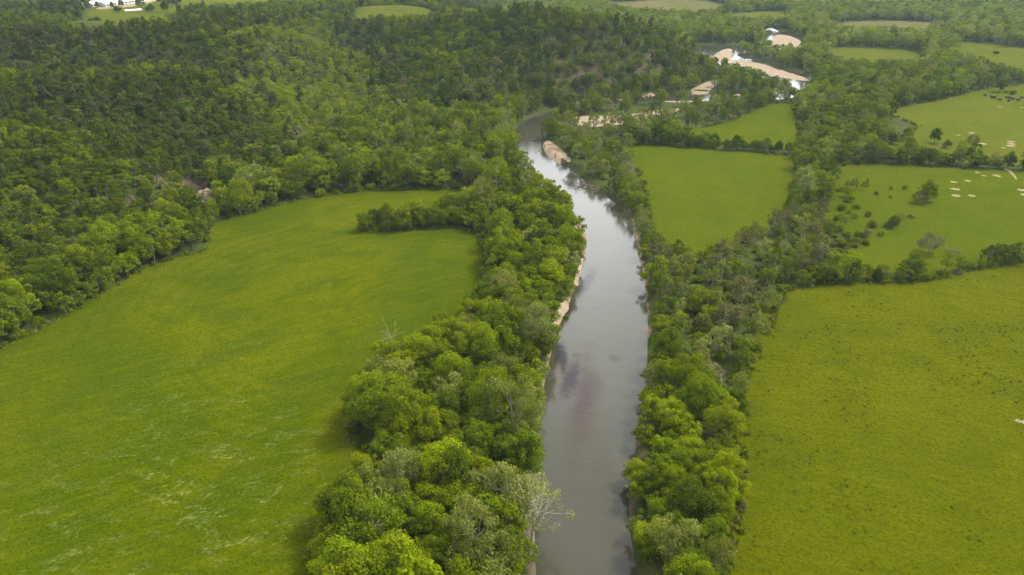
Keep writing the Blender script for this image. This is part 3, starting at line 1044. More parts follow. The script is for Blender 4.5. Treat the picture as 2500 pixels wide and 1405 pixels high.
KEEP_OPEN = [
    [(1330, 845), (1343, 790), (1373, 732), (1396, 732), (1376, 800), (1356, 850)], [(1396, 695), (1422, 622), (1434, 640), (1418, 715)], [(1392, 545), (1425, 556), (1436, 600), (1416, 594)],
    [(452, 428), (526, 426), (528, 492), (458, 494)], [(395, 452), (416, 452), (416, 466), (395, 466)],
    [(1685, 112), (1790, 112), (1792, 138), (1745, 145), (1740, 135), (1700, 125)],
    [(1795, 146), (1860, 152), (1925, 176), (1990, 195), (1960, 222), (1940, 218), (1925, 200), (1890, 182), (1800, 158)],
    [(1880, 84), (1920, 80), (1965, 98), (1970, 108), (1900, 110), (1880, 105)],
    [(1400, 262), (1500, 245), (1620, 232), (1720, 228), (1830, 229), (1820, 240), (1700, 246), (1610, 246), (1500, 252), (1420, 266)],
    [(1390, 290), (1500, 288), (1520, 300), (1450, 306), (1400, 302)], [(1600, 274), (1660, 268), (1660, 276), (1600, 288)], [(1690, 226), (1756, 199), (1760, 208), (1730, 226)],
    [(1326, 346), (1345, 347), (1390, 384), (1394, 400), (1366, 402), (1328, 370)],
    [(2010, 122), (2080, 114), (2200, 122), (2262, 126), (2255, 147), (2150, 145), (2040, 138)], [(2330, 100), (2420, 108), (2500, 118), (2700, 140), (2700, 190), (2500, 168), (2430, 152), (2350, 126)],
    [(2020, 60), (2100, 51), (2200, 51), (2330, 60), (2275, 69), (2120, 66)], [(1455, 10), (1560, 4), (1700, 2), (1770, 16), (1700, 24), (1560, 17)], [(1768, 36), (1830, 30), (1925, 27), (1915, 40), (1820, 42)],
    [(1800, 292), (1850, 264), (1900, 250), (1940, 257), (1947, 290), (1952, 345), (1850, 347), (1750, 337)], [(2150, 273), (2230, 256), (2300, 243), (2400, 217), (2500, 207), (2900, 195), (2900, 375), (2500, 370), (2330, 345), (2200, 320)],
    [(200, 60), (260, 5), (470, 5), (440, 14), (380, 24), (420, 44), (330, 40), (260, 50), (215, 75)], [(868, 22), (930, 16), (1020, 14), (1050, 22), (1010, 32), (960, 35), (900, 32)],
    [(1545, 352), (1700, 363), (1938, 380), (1942, 450), (1930, 500), (1880, 532), (1790, 570), (1700, 606), (1600, 560), (1576, 500), (1550, 400)]]
_p = np.array([(t_['x'], t_['y'], float(ground(t_['x'], t_['y'])) + .80 * H0[t_['kind']] * t_['s'] * t_['zs']) for t_ in TREES])
_px, _py, _s = proj(_p)
_bad = np.zeros(len(TREES), bool)
for Q_ in KEEP_OPEN:
    _bad |= sdist(_px, _py, np.array(Q_, float)) > 0
TREES = [t_ for t_, b_ in zip(TREES, _bad) if t_['hand'] or not b_]
print("TREES", len(TREES))
for t_ in TREES:
    t_['z'] = float(ground(t_['x'], t_['y'])) - .1
X = np.array([(t_['x'], t_['y'], t_['z'] + .5 * H0[t_['kind']] * t_['s']) for t_ in TREES])
PX, PY, PS = proj(X)
size_px = np.array([t_['s'] * R0[t_['kind']] for t_ in TREES]) * PS
vis = (PX > -size_px) & (PX < 2500 + size_px) & (PY > -40) & (PY < 1405 + size_px * .8)
ind = set()
for kinds, lim in [(('broad', 'airy'), 300), (('shrub',), 200)]:
    c_ = [i for i in range(len(TREES)) if vis[i] and TREES[i]['kind'] in kinds]
    hand = [i for i in c_ if TREES[i]['hand']]
    rest = sorted([i for i in c_ if not TREES[i]['hand']], key=lambda i: -size_px[i])
    ind.update((hand + rest)[:lim])

CNAME = {'yellow': 'yellow-green', 'lime': 'bright green', 'mid': 'mid-green', 'deep': 'dark green', 'grey': 'grey-green', 'olive': 'olive-green', 'brown': 'brownish'}
ORD = ['first', 'second', 'third', 'fourth', 'fifth', 'sixth', 'seventh', 'eighth', 'ninth', 'tenth', 'eleventh', 'twelfth', 'thirteenth', 'fourteenth', 'fifteenth', 'sixteenth',
       'seventeenth', 'eighteenth', 'nineteenth', 'twentieth']


def place_phrase(t_, px, py):
    """which stretch of which wood a tree stands in: (nearest edge, stretch, group)."""
    x, y = t_['x'], t_['y']
    dm = -float(sdist([x], [y], FPOLY['curved'])[0])
    df = -float(sdist([x], [y], FPOLY['flecked'])[0])
    dr = -float(sdist([x], [y], RIVER)[0])
    h = t_['hand']
    if h == 'spit':
        return "", "on the tree spit inside the curved meadow", 'trees on the spit in the curved meadow'
    if h == 'hedge':
        return "", "in the hedge behind the flecked pasture", 'trees in the hedge behind the flecked pasture'
    if h == 'farhedge':
        return "", "in the hedges below the cattle pasture", 'trees in the hedges below the cattle pasture'
    if h == 'midhedge':
        return "", "in the hedge behind the middle meadow", 'trees in the hedge behind the middle meadow'
    if h == 'gully':
        return "", "along the bushy pasture's scrubby gully", 'bushes along the scrubby gully'
    if h == 'rockfoot':
        return "", "at the foot of the rock face", 'bushes at the foot of the rock face'
    if h == 'barside':
        return "", "beside the pale gravel bar upstream", 'trees beside the gravel bar'
    for k, s_ in [('bushy', "alone in the bushy pasture"), ('cattle', "alone in the cattle pasture"), ('farm', "on the grass by the white poultry sheds"), ('distant', "alone in the farthest pasture")]:
        if sdist([x], [y], FPOLY[k])[0] > -4 and h:
            return "", s_, 'trees standing alone on the pastures'
    if px < 1450 and y < 330 and dr < 75 and x > -75:
        a = "by the water" if dr < 7 else ("by the grass" if dm < 7 else "mid-wood")
        st = [(1300, "at the meadow bank's lowest end"), (1130, "near the meadow bank's pale sycamore"), (980, "where the curved meadow notches in"),
              (850, "opposite the dark riverbed patch"), (700, "behind the narrow sandy strip"), (590, "upstream of the narrow sandy strip"), (0, "near the curved meadow's tree spit")]
        g = 'trees on the wooded bank beside the curved meadow'
    elif px >= 1450 and y < 330:
        a = "by the water" if dr < 7 else ("by the grass" if df < 7 else "mid-wood")
        st = [(1300, "at the pasture bank's lowest end"), (1130, "low on the flecked-pasture bank"), (960, "below the pasture bank's logs"),
              (840, "on the brushy flecked-pasture bank"), (700, "by the flecked pasture's far corner"), (0, "in scrub above the flecked pasture")]
        g = 'trees on the wooded bank beside the flecked pasture'
    elif px < 1250:
        a = "by the grass" if dm < 8 else "behind the front row"
        st = [(780, "in the hillside wood's lowest corner"), (690, "low at the wooded hill's foot"), (610, "at the hill foot's bulging edge"),
              (500, "under the pale rock outcrop"), (0, "along the curved meadow's far end")]
        g = 'trees at the foot of the wooded hill'
    else:
        a, g = "", 'trees among the far hedges'
        st = [(0, "beside the far meadows")]
    for lim, s_ in st:
        if py > lim:
            return a, s_, g
    return a, st[-1][1], g


rows = {}
for i in sorted(ind, key=lambda i: TREES[i]['y']):
    t_ = TREES[i]
    rad = t_['s'] * R0[t_['kind']]
    size = 'small' if rad < 2.9 else ('big' if rad > 4.1 else '')
    tn = t_['tn'] if isinstance(t_['tn'], str) else 'grey'
    noun = {'broad': 'leafy tree', 'airy': 'open-crowned tree', 'shrub': 'bush'}[t_['kind']]
    if t_['kind'] == 'shrub':
        size = 'small' if rad < 1.6 else ''
    pz, py_, _s = proj([t_['x'], t_['y'], t_['z']])
    a, s, g = place_phrase(t_, float(pz), float(py_))
    desc = " ".join(w_ for w_ in [size, CNAME[tn], noun] if w_)
    if t_['kind'] == 'shrub':
        g = g.replace('trees', 'bushes')
    rows.setdefault((desc, a, s, g), []).append(i)
LABELS = {}
for (desc, a, s, g), ids in rows.items():
    for j, i in enumerate(ids):
        if len(ids) == 1:
            LABELS[i] = (" ".join(f"{desc} {a} {s}".split()), g)
        else:
            o_ = 'nearest' if j == 0 else ORD[min(j, 19)] + '-nearest'
            LABELS[i] = (" ".join(f"{o_} {desc} {a} {s}".split()), g)
SOLO_LABEL = {}
vcount = {k: 0 for k in FINE}
n_ind = 0
_rng = np.random.default_rng(4242)
_bl = [(tuple(np.asarray(c) * np.array([1.25, 1.25, 1.0])), r) for c, r in broad_blobs(_rng, 13, 4.8, 44, .25, (.17, .28))]
SYC = (mesh_from("crown", *crown_leaves(_rng, _bl, 4.6, .16, .5, .9), [M['leaf']]), mesh_from("trunk", *limbs(_rng, 13, 4.8, _bl, .26, .12, 1), [M['white_bark']], smooth=True))
for i in sorted(ind):
    t_ = TREES[i]
    k = t_['kind']
    cm, tm = FINE[k][vcount[k] % len(FINE[k])]
    vcount[k] += 1
    if t_['hand'] == 'sycamore':
        cm, tm = SYC
    nm = {'broad': 'leafy_tree', 'airy': 'pale_tree', 'shrub': 'bush'}[k]
    root = bpy.data.objects.new(nm, None)
    COL.objects.link(root)
    root.location = (t_['x'], t_['y'], t_['z'])
    root.rotation_euler = (0, 0, RNG.uniform(0, 6.28))
    k1 = RNG.uniform(.84, 1.18)
    root.scale = (t_['s'] * k1, t_['s'] / k1, t_['s'] * t_['zs'])
    root.empty_display_size = .5
    lab, g = LABELS[i]
    if t_['hand'] == 'sycamore':
        lab, g = "pale grey-green sycamore with bare white limbs leaning out over the river", None
    tag(root, lab, 'bush' if k == 'shrub' else 'tree', g)
    c = obj("foliage" if k == 'shrub' else "crown", cm, root)
    c['tint'] = list(t_['tint'])
    obj("stem" if k == 'shrub' else "trunk", tm, root)
    n_ind += 1

# the rest of the woods: one countless mass each of leafy woods, pines and undergrowth
def instancer(name, T, label, src=src, cat='woodland'):
    n = len(T)
    me = bpy.data.meshes.new(name)
    me.vertices.add(n)
    me.vertices.foreach_set("co", np.array([(t_['x'], t_['y'], t_['z']) for t_ in T], np.float32).ravel())
    for an, ty, dat in [("rot", 'FLOAT', RNG.uniform(0, 6.28, n)), ("pick", 'INT', np.array([t_.get("src", None) if "src" in t_ else SRC_IDX[t_["kind"]][RNG.integers(len(SRC_IDX[t_["kind"]]))] for t_ in T]))]:
        at_ = me.attributes.new(an, ty, 'POINT')
        at_.data.foreach_set("value", dat.astype(np.float32 if ty == 'FLOAT' else np.int32))
    a1 = me.attributes.new("scl", 'FLOAT_VECTOR', 'POINT')
    a1.data.foreach_set("vector", np.array([(t_['s'], t_['s'], t_['s'] * t_['zs']) for t_ in T], np.float32).ravel())
    a2 = me.attributes.new("tint", 'FLOAT_COLOR', 'POINT')
    a2.data.foreach_set("color", np.array([t_['tint'] + (1,) for t_ in T], np.float32).ravel())
    o = obj(name, me)
    gt = bpy.data.node_groups.new(name + "_nodes", 'GeometryNodeTree')
    gt.interface.new_socket("Geometry", in_out='INPUT', socket_type='NodeSocketGeometry')
    gt.interface.new_socket("Geometry", in_out='OUTPUT', socket_type='NodeSocketGeometry')
    gi, go = gt.nodes.new("NodeGroupInput"), gt.nodes.new("NodeGroupOutput")
    ip = gt.nodes.new("GeometryNodeInstanceOnPoints")
    ci = gt.nodes.new("GeometryNodeCollectionInfo")
    ci.inputs["Collection"].default_value = src
    ci.inputs["Separate Children"].default_value = True
    ci.inputs["Reset Children"].default_value = True

    def na(nm_, ty):
        nd = gt.nodes.new("GeometryNodeInputNamedAttribute")
        nd.data_type = ty
        nd.inputs["Name"].default_value = nm_
        return nd.outputs["Attribute"]
    L = gt.links.new
    L(gi.outputs[0], ip.inputs["Points"])
    L(ci.outputs[0], ip.inputs["Instance"])
    ip.inputs["Pick Instance"].default_value = True
    L(na("pick", 'INT'), ip.inputs["Instance Index"])
    cx = gt.nodes.new("ShaderNodeCombineXYZ")
    L(na("rot", 'FLOAT'), cx.inputs[2])
    e2r = gt.nodes.new("FunctionNodeEulerToRotation")
    L(cx.outputs[0], e2r.inputs[0])
    L(e2r.outputs[0], ip.inputs["Rotation"])
    L(na("scl", 'FLOAT_VECTOR'), ip.inputs["Scale"])
    L(ip.outputs[0], go.inputs[0])
    md = o.modifiers.new("copies", 'NODES')
    md.node_group = gt
    tag(o, label, cat, kind='stuff')
    return o


rest = [i for i in range(len(TREES)) if i not in ind]
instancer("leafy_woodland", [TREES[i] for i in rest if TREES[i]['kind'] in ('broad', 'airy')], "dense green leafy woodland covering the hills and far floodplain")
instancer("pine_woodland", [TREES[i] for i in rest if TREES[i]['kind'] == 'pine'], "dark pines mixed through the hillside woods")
instancer("undergrowth", [TREES[i] for i in rest if TREES[i]['kind'] == 'shrub'], "low bushes filling the far wood edges and hedges")
print("individual", n_ind, "rest", len(rest))

# ------------------------------------------------------------------ dark tufts in the flecked pasture
rng = np.random.default_rng(77)
tsrc = bpy.data.collections.new("tuft_sources")
for v_ in range(3):
    n = 26
    a_ = rng.uniform(0, 6.28, n)
    r_ = .42 * np.sqrt(rng.random(n))
    c_ = np.stack([r_ * np.cos(a_), r_ * np.sin(a_), rng.uniform(.05, .30, n)], -1)
    V, Fq = leaf_quads(rng, c_, np.stack([np.cos(a_), np.sin(a_), np.full(n, .9)], -1), .15, .5)
    o = bpy.data.objects.new("t%d_tuft_source" % v_, mesh_from("tuft", V, Fq, [M['leaf']]))
    tsrc.objects.link(o)
x, y = scatter(20, 260, 84, 262, 1.35, .98)
ok = sdist(x, y, FPOLY['flecked']) > 2.5
x, y = x[ok], y[ok]
pr_ = .07 + .88 * sstep(.42, .72, .6 * vnoise(x, y, 14, 51) + .4 * vnoise(x, y, 5, 52))
keep = rng.random(len(x)) < pr_
x, y = x[keep], y[keep]
v, _a, _b, _c = in_view(x, y, np.zeros(len(x)), 120, 0, 120)
x, y = x[v], y[v]
TUFTS = [dict(x=float(a), y=float(b), z=.12, s=float(.35 + .85 * rng.random() ** 2), zs=float(rng.uniform(.5, 1)), src=int(rng.integers(3)),
              tint=tuple(np.array((.085, .104, .003)) * rng.uniform(.75, 1.2))) for a, b in zip(x, y)]
EW = []
for k in ('curved', 'flecked', 'middle', 'small', 'bushy', 'cattle'):
    P = FPOLY[k]
    for p0, p1 in zip(P, np.roll(P, -1, 0)):
        L = float(np.linalg.norm(p1 - p0))
        for _ in range(int(L / .55) + (rng.random() < (L / .55) % 1)):
            q = p0 + (p1 - p0) * rng.random() + rng.normal(0, .75, 2)
            if vnoise(q[0:1], q[1:2], 9, 91)[0] < .34 or not (84 < q[1] < 560 and abs(q[0]) < 420):
                continue
            tn = [(.120, .150, .008), (.150, .160, .030), (.170, .145, .070), (.100, .130, .006)][int(rng.choice(4, p=[.4, .25, .15, .2]))]
            EW.append(dict(x=float(q[0]), y=float(q[1]), z=.1, s=float(rng.uniform(1.0, 2.3)), zs=float(rng.uniform(.8, 1.7)), src=int(rng.integers(3)), tint=tuple(np.array(tn) * rng.uniform(.8, 1.2))))
instancer("edge_weeds", EW, "tall weeds and brambles along the edges of the fields", tsrc, 'weeds')
instancer("grass_tufts", TUFTS, "dark green weed tufts speckling the yellow-green pasture", tsrc, 'weeds')

# ------------------------------------------------------------------ buildings, cattle, timber, bare ground
def plain(name, col, rough=.7, spec=.3, sc_=1.0, var=.15):
    m = N(name)
    tc = m.n("TexCoord")
    n_ = m.noise(tc.outputs["Object"], sc_, 4)
    c = m.mix(m.ramp(n_, .35, .68), c4(*col), c4(*[v * (1 - var) for v in col]))
    m.bsdf(c, rough, spec)
    return m.m


M['white_metal'] = plain("white_painted_metal", (.80, .80, .78), .5, .4, .2, .08)
M['white_wall'] = plain("white_wall_boards", (.72, .71, .68), .8, .2, .5)
M['grey_roof'] = plain("pale_roof_sheet", (.60, .61, .62), .5, .4, .3)
M['dark_glass'] = plain("dark_window", (.03, .035, .04), .15, .5, .3)
M['film'] = plain("white_bale_film", (.82, .82, .80), .35, .5, .4, .06)
M['hide'] = plain("black_hide", (.022, .017, .014), .7, .3, 2.0, .4)
M['brown_hide'] = plain("brown_hide", (.10, .045, .025), .7, .3, 2.0, .3)


def box(bf, x0, x1, y0, y1, z0, z1):
    v = [(x, y, z) for x in (x0, x1) for y in (y0, y1) for z in (z0, z1)]
    bf.add(v, np.array([(0, 1, 3, 2), (4, 6, 7, 5), (0, 4, 5, 1), (2, 3, 7, 6), (0, 2, 6, 4), (1, 5, 7, 3)]))


def gable(bf, L, W, z0, rise, over=.5, th=.25):
    """a gabled roof of real thickness along x."""
    a = [(-W / 2 - over, z0 - over * rise / (W / 2)), (0, z0 + rise), (W / 2 + over, z0 - over * rise / (W / 2))]
    pts = a + [(y, z + th) for y, z in a[::-1]]
    n = len(pts)
    V = [(sx * (L / 2 + over), y, z) for sx in (-1, 1) for (y, z) in pts]
    F_ = [(i, (i + 1) % n, n + (i + 1) % n, n + i) for i in range(n)]
    F_ += [(0, 1, 4, 5), (1, 2, 3, 4), (n + 5, n + 4, n + 1, n), (n + 4, n + 3, n + 2, n + 1)]
    bf.add(V, np.array(F_))


def empty(name, loc, rz=0):
    o = bpy.data.objects.new(name, None)
    COL.objects.link(o)
    o.location = loc
    o.rotation_euler = (0, 0, rz)
    return o


def part(name, bf, mat, parent, smooth=False):
    return obj(name, mesh_from(name, *bf.get(), [mat], smooth=smooth), parent)


def building(name, cx, cy, rz, L, W, hw, rise, label, cat, wins, door, roofm, group=None, vents=0):
    z = float(ground(cx, cy)) + .3
    r = tag(empty(name, (cx, cy, z), rz), label, cat, group)
    b = Buf()
    box(b, -L / 2, L / 2, -W / 2, W / 2, -1.5, hw)
    V = [(sx * L / 2 * .998, y, q) for sx in (-1, 1) for (y, q) in ((-W / 2, hw), (W / 2, hw), (0, hw + rise))]
    b.add(V, np.array([(0, 1, 2, 2), (3, 4, 5, 5)])[:, :4])
    Vv, Ff = b.get()
    me = mesh_from("wall", Vv, [tuple(dict.fromkeys(f)) for f in Ff.tolist()], [M['white_wall']])
    obj("wall", me, r)
    b = Buf()
    gable(b, L, W, hw, rise)
    rf = part("roof", b, roofm, r)
    for k in range(vents):
        b = Buf()
        xk = -L / 2 + L * (k + .5) / vents
        box(b, xk - .6, xk + .6, -.6, .6, hw + rise - .1, hw + rise + .9)
        part("vent", b, M['grey_roof'], rf)
    for k in range(wins):
        xk = -L / 2 + L * (k + .5) / wins
        b = Buf()
        box(b, xk - L / wins * .28, xk + L / wins * .28, -W / 2 - .06, -W / 2 - .003, hw * .35, hw * .8)
        part("window", b, M['dark_glass'], r)
    b = Buf()
    dw = door
    box(b, -L / 2 - .08, -L / 2 - .003, -dw / 2, dw / 2, 0, min(hw * .9, dw * 1.6))
    part("door", b, M['grey_roof'], r)
    return r


def shed_line(pa, pb, W, label, off=0):
    A, B = at(pa[0], pa[1], UPZ), at(pb[0], pb[1], UPZ)
    d = B - A
    L = float(np.hypot(d[0], d[1]))
    rz = math.atan2(d[1], d[0])
    nrm = np.array([-math.sin(rz), math.cos(rz)]) * off
    c = (A[:2] + B[:2]) / 2 + nrm
    return building("poultry_shed", c[0], c[1], rz, L, W, 2.8, 2.2, label, 'shed', 12, 3.2, M['white_metal'], 'white poultry sheds on the far hilltop', 6)


shed_line((248, 17), (352, 2), 11, "long white poultry shed nearest the white bale row, on the hilltop pasture")
shed_line((248, 17), (352, 2), 11, "long white poultry shed behind its twin on the hilltop pasture", 16)
shed_line((248, 17), (352, 2), 11, "third and farthest long white poultry shed on the hilltop pasture", 33)
# dirt yard round the sheds
yard = smooth_poly(poly_px([(228, 24), (250, 12), (272, -6), (380, -20), (400, -8), (372, 6), (330, 17), (262, 24)], UPZ), 2)
sheet("dirt_yard", yard, M['dirt'], lambda x, y: ground(x, y) + .5, 8)
# row of wrapped bales under one white film
A, B = at(304, 28, UPZ), at(346, 25, UPZ)
d = B - A
b = Buf()
L = float(np.hypot(d[0], d[1]))
ths = np.linspace(0, math.pi, 9)
V, F_ = [], []
nseg = 24
for i in range(nseg + 1):
    rr = 1.5 * (1 + .05 * math.sin(i * 2.6)) * (.55 if i in (0, nseg) else 1)
    for t2 in ths:
        V.append((L * (i / nseg - .5), rr * 1.1 * math.cos(t2), rr * math.sin(t2)))
for i in range(nseg):
    for k in range(8):
        F_.append((i * 9 + k, i * 9 + k + 1, (i + 1) * 9 + k + 1, (i + 1) * 9 + k))
c = (A + B) / 2
tag(obj("bale_row", mesh_from("bale_row", V, np.array(F_), [M['film']], smooth=True), loc=(c[0], c[1], float(ground(c[0], c[1])) + .35)), "long white wrapped bale row lying on grass before the poultry sheds", "bale row")
bpy.data.objects["bale_row"].rotation_euler = (0, 0, math.atan2(d[1], d[0]))

for (px, py, L, lab) in [(1206, 33, 9, "larger white house half hidden among trees on the wooded hilltop"), (1275, 34, 6, "smaller white house half hidden among trees on the wooded hilltop")]:
    q = at(px, py, 34)
    building("house", q[0], q[1], .25, L, 6, 4.2, 2.2, lab, 'house', 3, 1.2, M['grey_roof'])

# cattle: one continuous body each
def cow_mesh(seed, graze):
    me = bpy.data.meshes.new("cow_body")
    hd = (1.35, 0, .45) if graze else (1.45, 0, 1.45)
    V = [(0, 0, 1.05), (.55, 0, 1.08), (.95, 0, 1.2), hd, (hd[0] + .3, 0, hd[2] - .18), (-.55, 0, 1.08), (-.85, 0, 1.15), (-1.0, 0, .6)]
    R_ = [.42, .40, .25, .17, .11, .40, .25, .05]
    E_ = [(0, 1), (1, 2), (2, 3), (3, 4), (0, 5), (5, 6), (6, 7)]
    for sx, base in ((.6, 1), (-.65, 5)):
        for sy in (-.24, .24):
            i = len(V)
            V += [(sx, sy, .62), (sx + (.02 if sx > 0 else -.06), sy, .32), (sx, sy, 0)]
            R_ += [.15, .085, .075]
            E_ += [(base, i), (i, i + 1), (i + 1, i + 2)]
    for sy in (-.22, .22):
        i = len(V)
        V.append((hd[0] - .05, sy, hd[2] + .08))
        R_.append(.045)
        E_.append((3, i))
    me.from_pydata(V, E_, [])
    o = bpy.data.objects.new("cow_tmp", me)
    COL.objects.link(o)
    sk = o.modifiers.new("skin", 'SKIN')
    for i, r in enumerate(R_):
        me.skin_vertices[0].data[i].radius = (r, r)
    me.skin_vertices[0].data[0].use_root = True
    o.modifiers.new("sub", 'SUBSURF').levels = 1
    dg = bpy.context.evaluated_depsgraph_get()
    out = bpy.data.meshes.new_from_object(o.evaluated_get(dg))
    bpy.data.objects.remove(o)
    out.name = "cow"
    return out


COWM = [cow_mesh(1, True), cow_mesh(2, False)]
for j, mm in enumerate(COWM):
    mm.materials.clear()
    mm.materials.append(M['hide'])
cows = [(2404, 236, "black cow standing apart, first of the herd towards the tree line"), (2421, 240, "black cow in the close huddle of cattle on the pasture"), (2425, 241, "black cow in the close huddle of cattle on the pasture"),
        (2429, 241, "black cow in the close huddle of cattle on the pasture"), (2439, 247, "black cow grazing in front of the huddle, between two groups"), (2458, 242, "black cow in the tight pair at the middle of the herd"),
        (2463, 242, "black cow in the tight pair at the middle of the herd"), (2472, 245, "largest-looking black cow beside the tight pair"), (2462, 249, "lowest black cow, nearest the viewer in the cattle herd"), (2485, 248, "black cow past the tight pair, towards the pasture's outer side"),
        (2493, 242, "last black cow of the herd, closest to the photo's edge")]
for j, (px, py, lab) in enumerate(cows):
    q = at(px, py, .1)
    o = tag(obj("cow", COWM[j % 2], loc=(q[0], q[1], .12)), lab, "cow", "black cattle grazing the far pasture")
    o.rotation_euler = (0, 0, [0.2, 3.0, 2.4, .4, -.3, 3.3, .1, 2.9, .5, 3.1, .2][j])
    o.scale = (1.15,) * 3

# pale bare patches in the pastures
for (px, py, r) in [(2372, 326, 2.2), (2340, 331, 1.6), (2375, 333, 2.6), (2371, 340, 1.7), (2398, 352, 2.8), (2469, 347, 2.6), (2469, 352, 2.6), (2467, 357, 3.0), (2328, 446, 1.9), (2363, 443, 2.0), (2333, 463, 2.4), (2333, 479, 2.5),
                    (2372, 479, 1.9), (2387, 422, 1.7), (2402, 430, 1.6), (2434, 430, 2.2), (2494, 465, 2.4), (2499, 476, 2.0), (2492, 1031, 1.3), (2450, 362, 1.5), (2440, 262, 2.0), (2494, 264, 1.6)]:
    q = at(px, py, .12)
    n = 26
    r *= .78
    a_ = np.linspace(0, 6.283, n, endpoint=False)
    ring = np.array([(q[0] + r * (1 + .24 * rng.normal()) * math.cos(t2), q[1] + .9 * r * (1 + .24 * rng.normal()) * math.sin(t2)) for t2 in a_])
    sheet("dirt_patch", smooth_poly(ring, 1), M['dirt'], lambda x, y: np.full(np.shape(x), .26) + .1 * (vnoise(x, y, 14, 2) - .5), 3)
# worn track
trk = smooth_poly(np.array([at(px, py)[:2] for px, py in [(2455, 412), (2468, 418), (2478, 430), (2484, 440), (2480, 441), (2472, 431), (2462, 420), (2448, 414)]]), 2)
sheet("dirt_track", trk, M['dirt'], lambda x, y: np.full(np.shape(x), .25) + .1 * (vnoise(x, y, 14, 2) - .5), 4)
# a glint of still water in the wooded bank
pnd = smooth_poly(poly_px([(1482, 424), (1492, 414), (1502, 424), (1500, 440), (1488, 442)], .2), 2)
sheet("pond", pnd, M['water'], lambda x, y: np.maximum(.12, ground(x, y) + .1), 3)

# fallen timber and snags
def log_mesh(seed, L, r):
    g = np.random.default_rng(seed)
    b = Buf()
    pts = np.array([(L * (t2 - .5), g.normal(0, .012) * L, .3 + r + g.normal(0, .01) * L) for t2 in np.linspace(0, 1, 6)])
    b.add(*tube(pts, [r * 1.5, r, r * .9, r * .75, r * .55, r * .25], 6))
    for k in range(7):
        t2 = g.uniform(.35, .98)
        p0 = np.array([L * (t2 - .5), 0, .3 + r])
        dd = unit(np.array([.8, g.normal(0, .8), g.uniform(.0, .8)]))
        l2 = L * g.uniform(.12, .28)
        b.add(*tube([p0, p0 + dd * l2 * .5 + g.normal(0, .1, 3), p0 + dd * l2], [r * .45, r * .3, r * .08], 4))
    return b


def timber(name, px, py, rz, bf, mat, label, cat, z=None, sc=1.0):
    q = at(px, py, 0)
    o = obj(name, mesh_from(name, *bf.get(), [mat], smooth=True), loc=(q[0], q[1], float(ground(q[0], q[1])) + .1 if z is None else z))
    o.rotation_euler = (0, 0, rz)
    o.scale = (sc,) * 3
    return tag(o, label, cat)


for j, (px, py, L, r, rz, lab) in enumerate([
        (1722, 972, 9, .24, .25, "long bleached fallen trunk lying across the open brush of the pasture bank"),
        (1745, 905, 8, .2, -.5, "fallen grey trunk among brush above the long bleached one"),
        (1690, 880, 7, .18, 1.0, "short fallen trunk pointing into the wood on the brushy bank"),
        (1735, 860, 8, .2, .2, "fallen grey trunk near the brushy bank's upper gap"),
        (1760, 940, 7, .18, 1.3, "fallen trunk beside the pasture's grass edge on the brushy bank"),
        (1700, 930, 6, .16, -1.0, "thin fallen trunk lying lowest among the brushy bank's logs"),
        (1858, 690, 7, .2, .5, "grey fallen trunk in the scrub near the flecked pasture's corner"),
        (1890, 640, 8, .2, -.3, "grey fallen trunk in the scrub behind the flecked pasture"),
        (1580, 985, 6, .16, 1.9, "bare fallen trunk tipping into the river from the pasture bank"),
        (1430, 448, 9, .22, 2.6, "bare drooping trunk hanging over the river below the sandy bend"),
        (1413, 424, 6, .16, 3.0, "thin bare trunk sticking out over the water by the sandy bend")]):
    timber("fallen_log", px, py, rz, log_mesh(40 + j, L, r), M['grey_wood'], lab, "log", z=.2 if px > 1600 or px < 1300 else -1.3)


def pile_mesh(seed, R, n):
    g = np.random.default_rng(seed)
    b = Buf()
    for k in range(n):
        a2 = g.uniform(0, 6.28)
        c0 = np.array([g.normal(0, R * .32), g.normal(0, R * .3), g.uniform(.1, .9)])
        dd = np.array([math.cos(a2), math.sin(a2), g.normal(0, .28)])
        l2 = R * g.uniform(.35, .95)
        rr = g.uniform(.03, .11)
        b.add(*tube([c0 - dd * l2 * .5, c0 + g.normal(0, .1, 3), c0 + dd * l2 * .5], [rr, rr * .8, rr * .4], 4))
    return b


for j, (px, py, R, lab) in enumerate([
        (2325, 616, 3.0, "grey brush pile with long bleached boughs behind the hedge by the tall bare tree"), (2338, 669, 2.2, "small bleached brush pile on the flecked pasture's far edge"),
        (2474, 605, 2.6, "brownish brush pile behind the hedge towards the photo's outer edge"), (2222, 532, 1.8, "small pinkish brush heap at the end of the bushy gully"),
        (2110, 578, 2.0, "low brush heap along the bushy gully with pale stones"), (990, 465, 2.2, "grey brush heap on the curved meadow's far edge"),
        (1835, 660, 3.0, "wide brown brush heap in the scrub by the flecked pasture's corner"), (1735, 915, 3.2, "wide grey brush heap on the brushy pasture bank"),
        (1720, 1000, 2.6, "lower brown brush heap on the pasture bank beneath the fallen trunks"), (1700, 790, 2.8, "brown brush heap inside the scrub along the river"), (1880, 600, 2.8, "brown brush heap in the scrub below the middle meadow")]):
    timber("brush_pile", px, py, j * 1.3, pile_mesh(70 + j, R, 90), M['grey_wood'] if j % 2 == 0 else M['bark'], lab, "brush pile", z=.15)

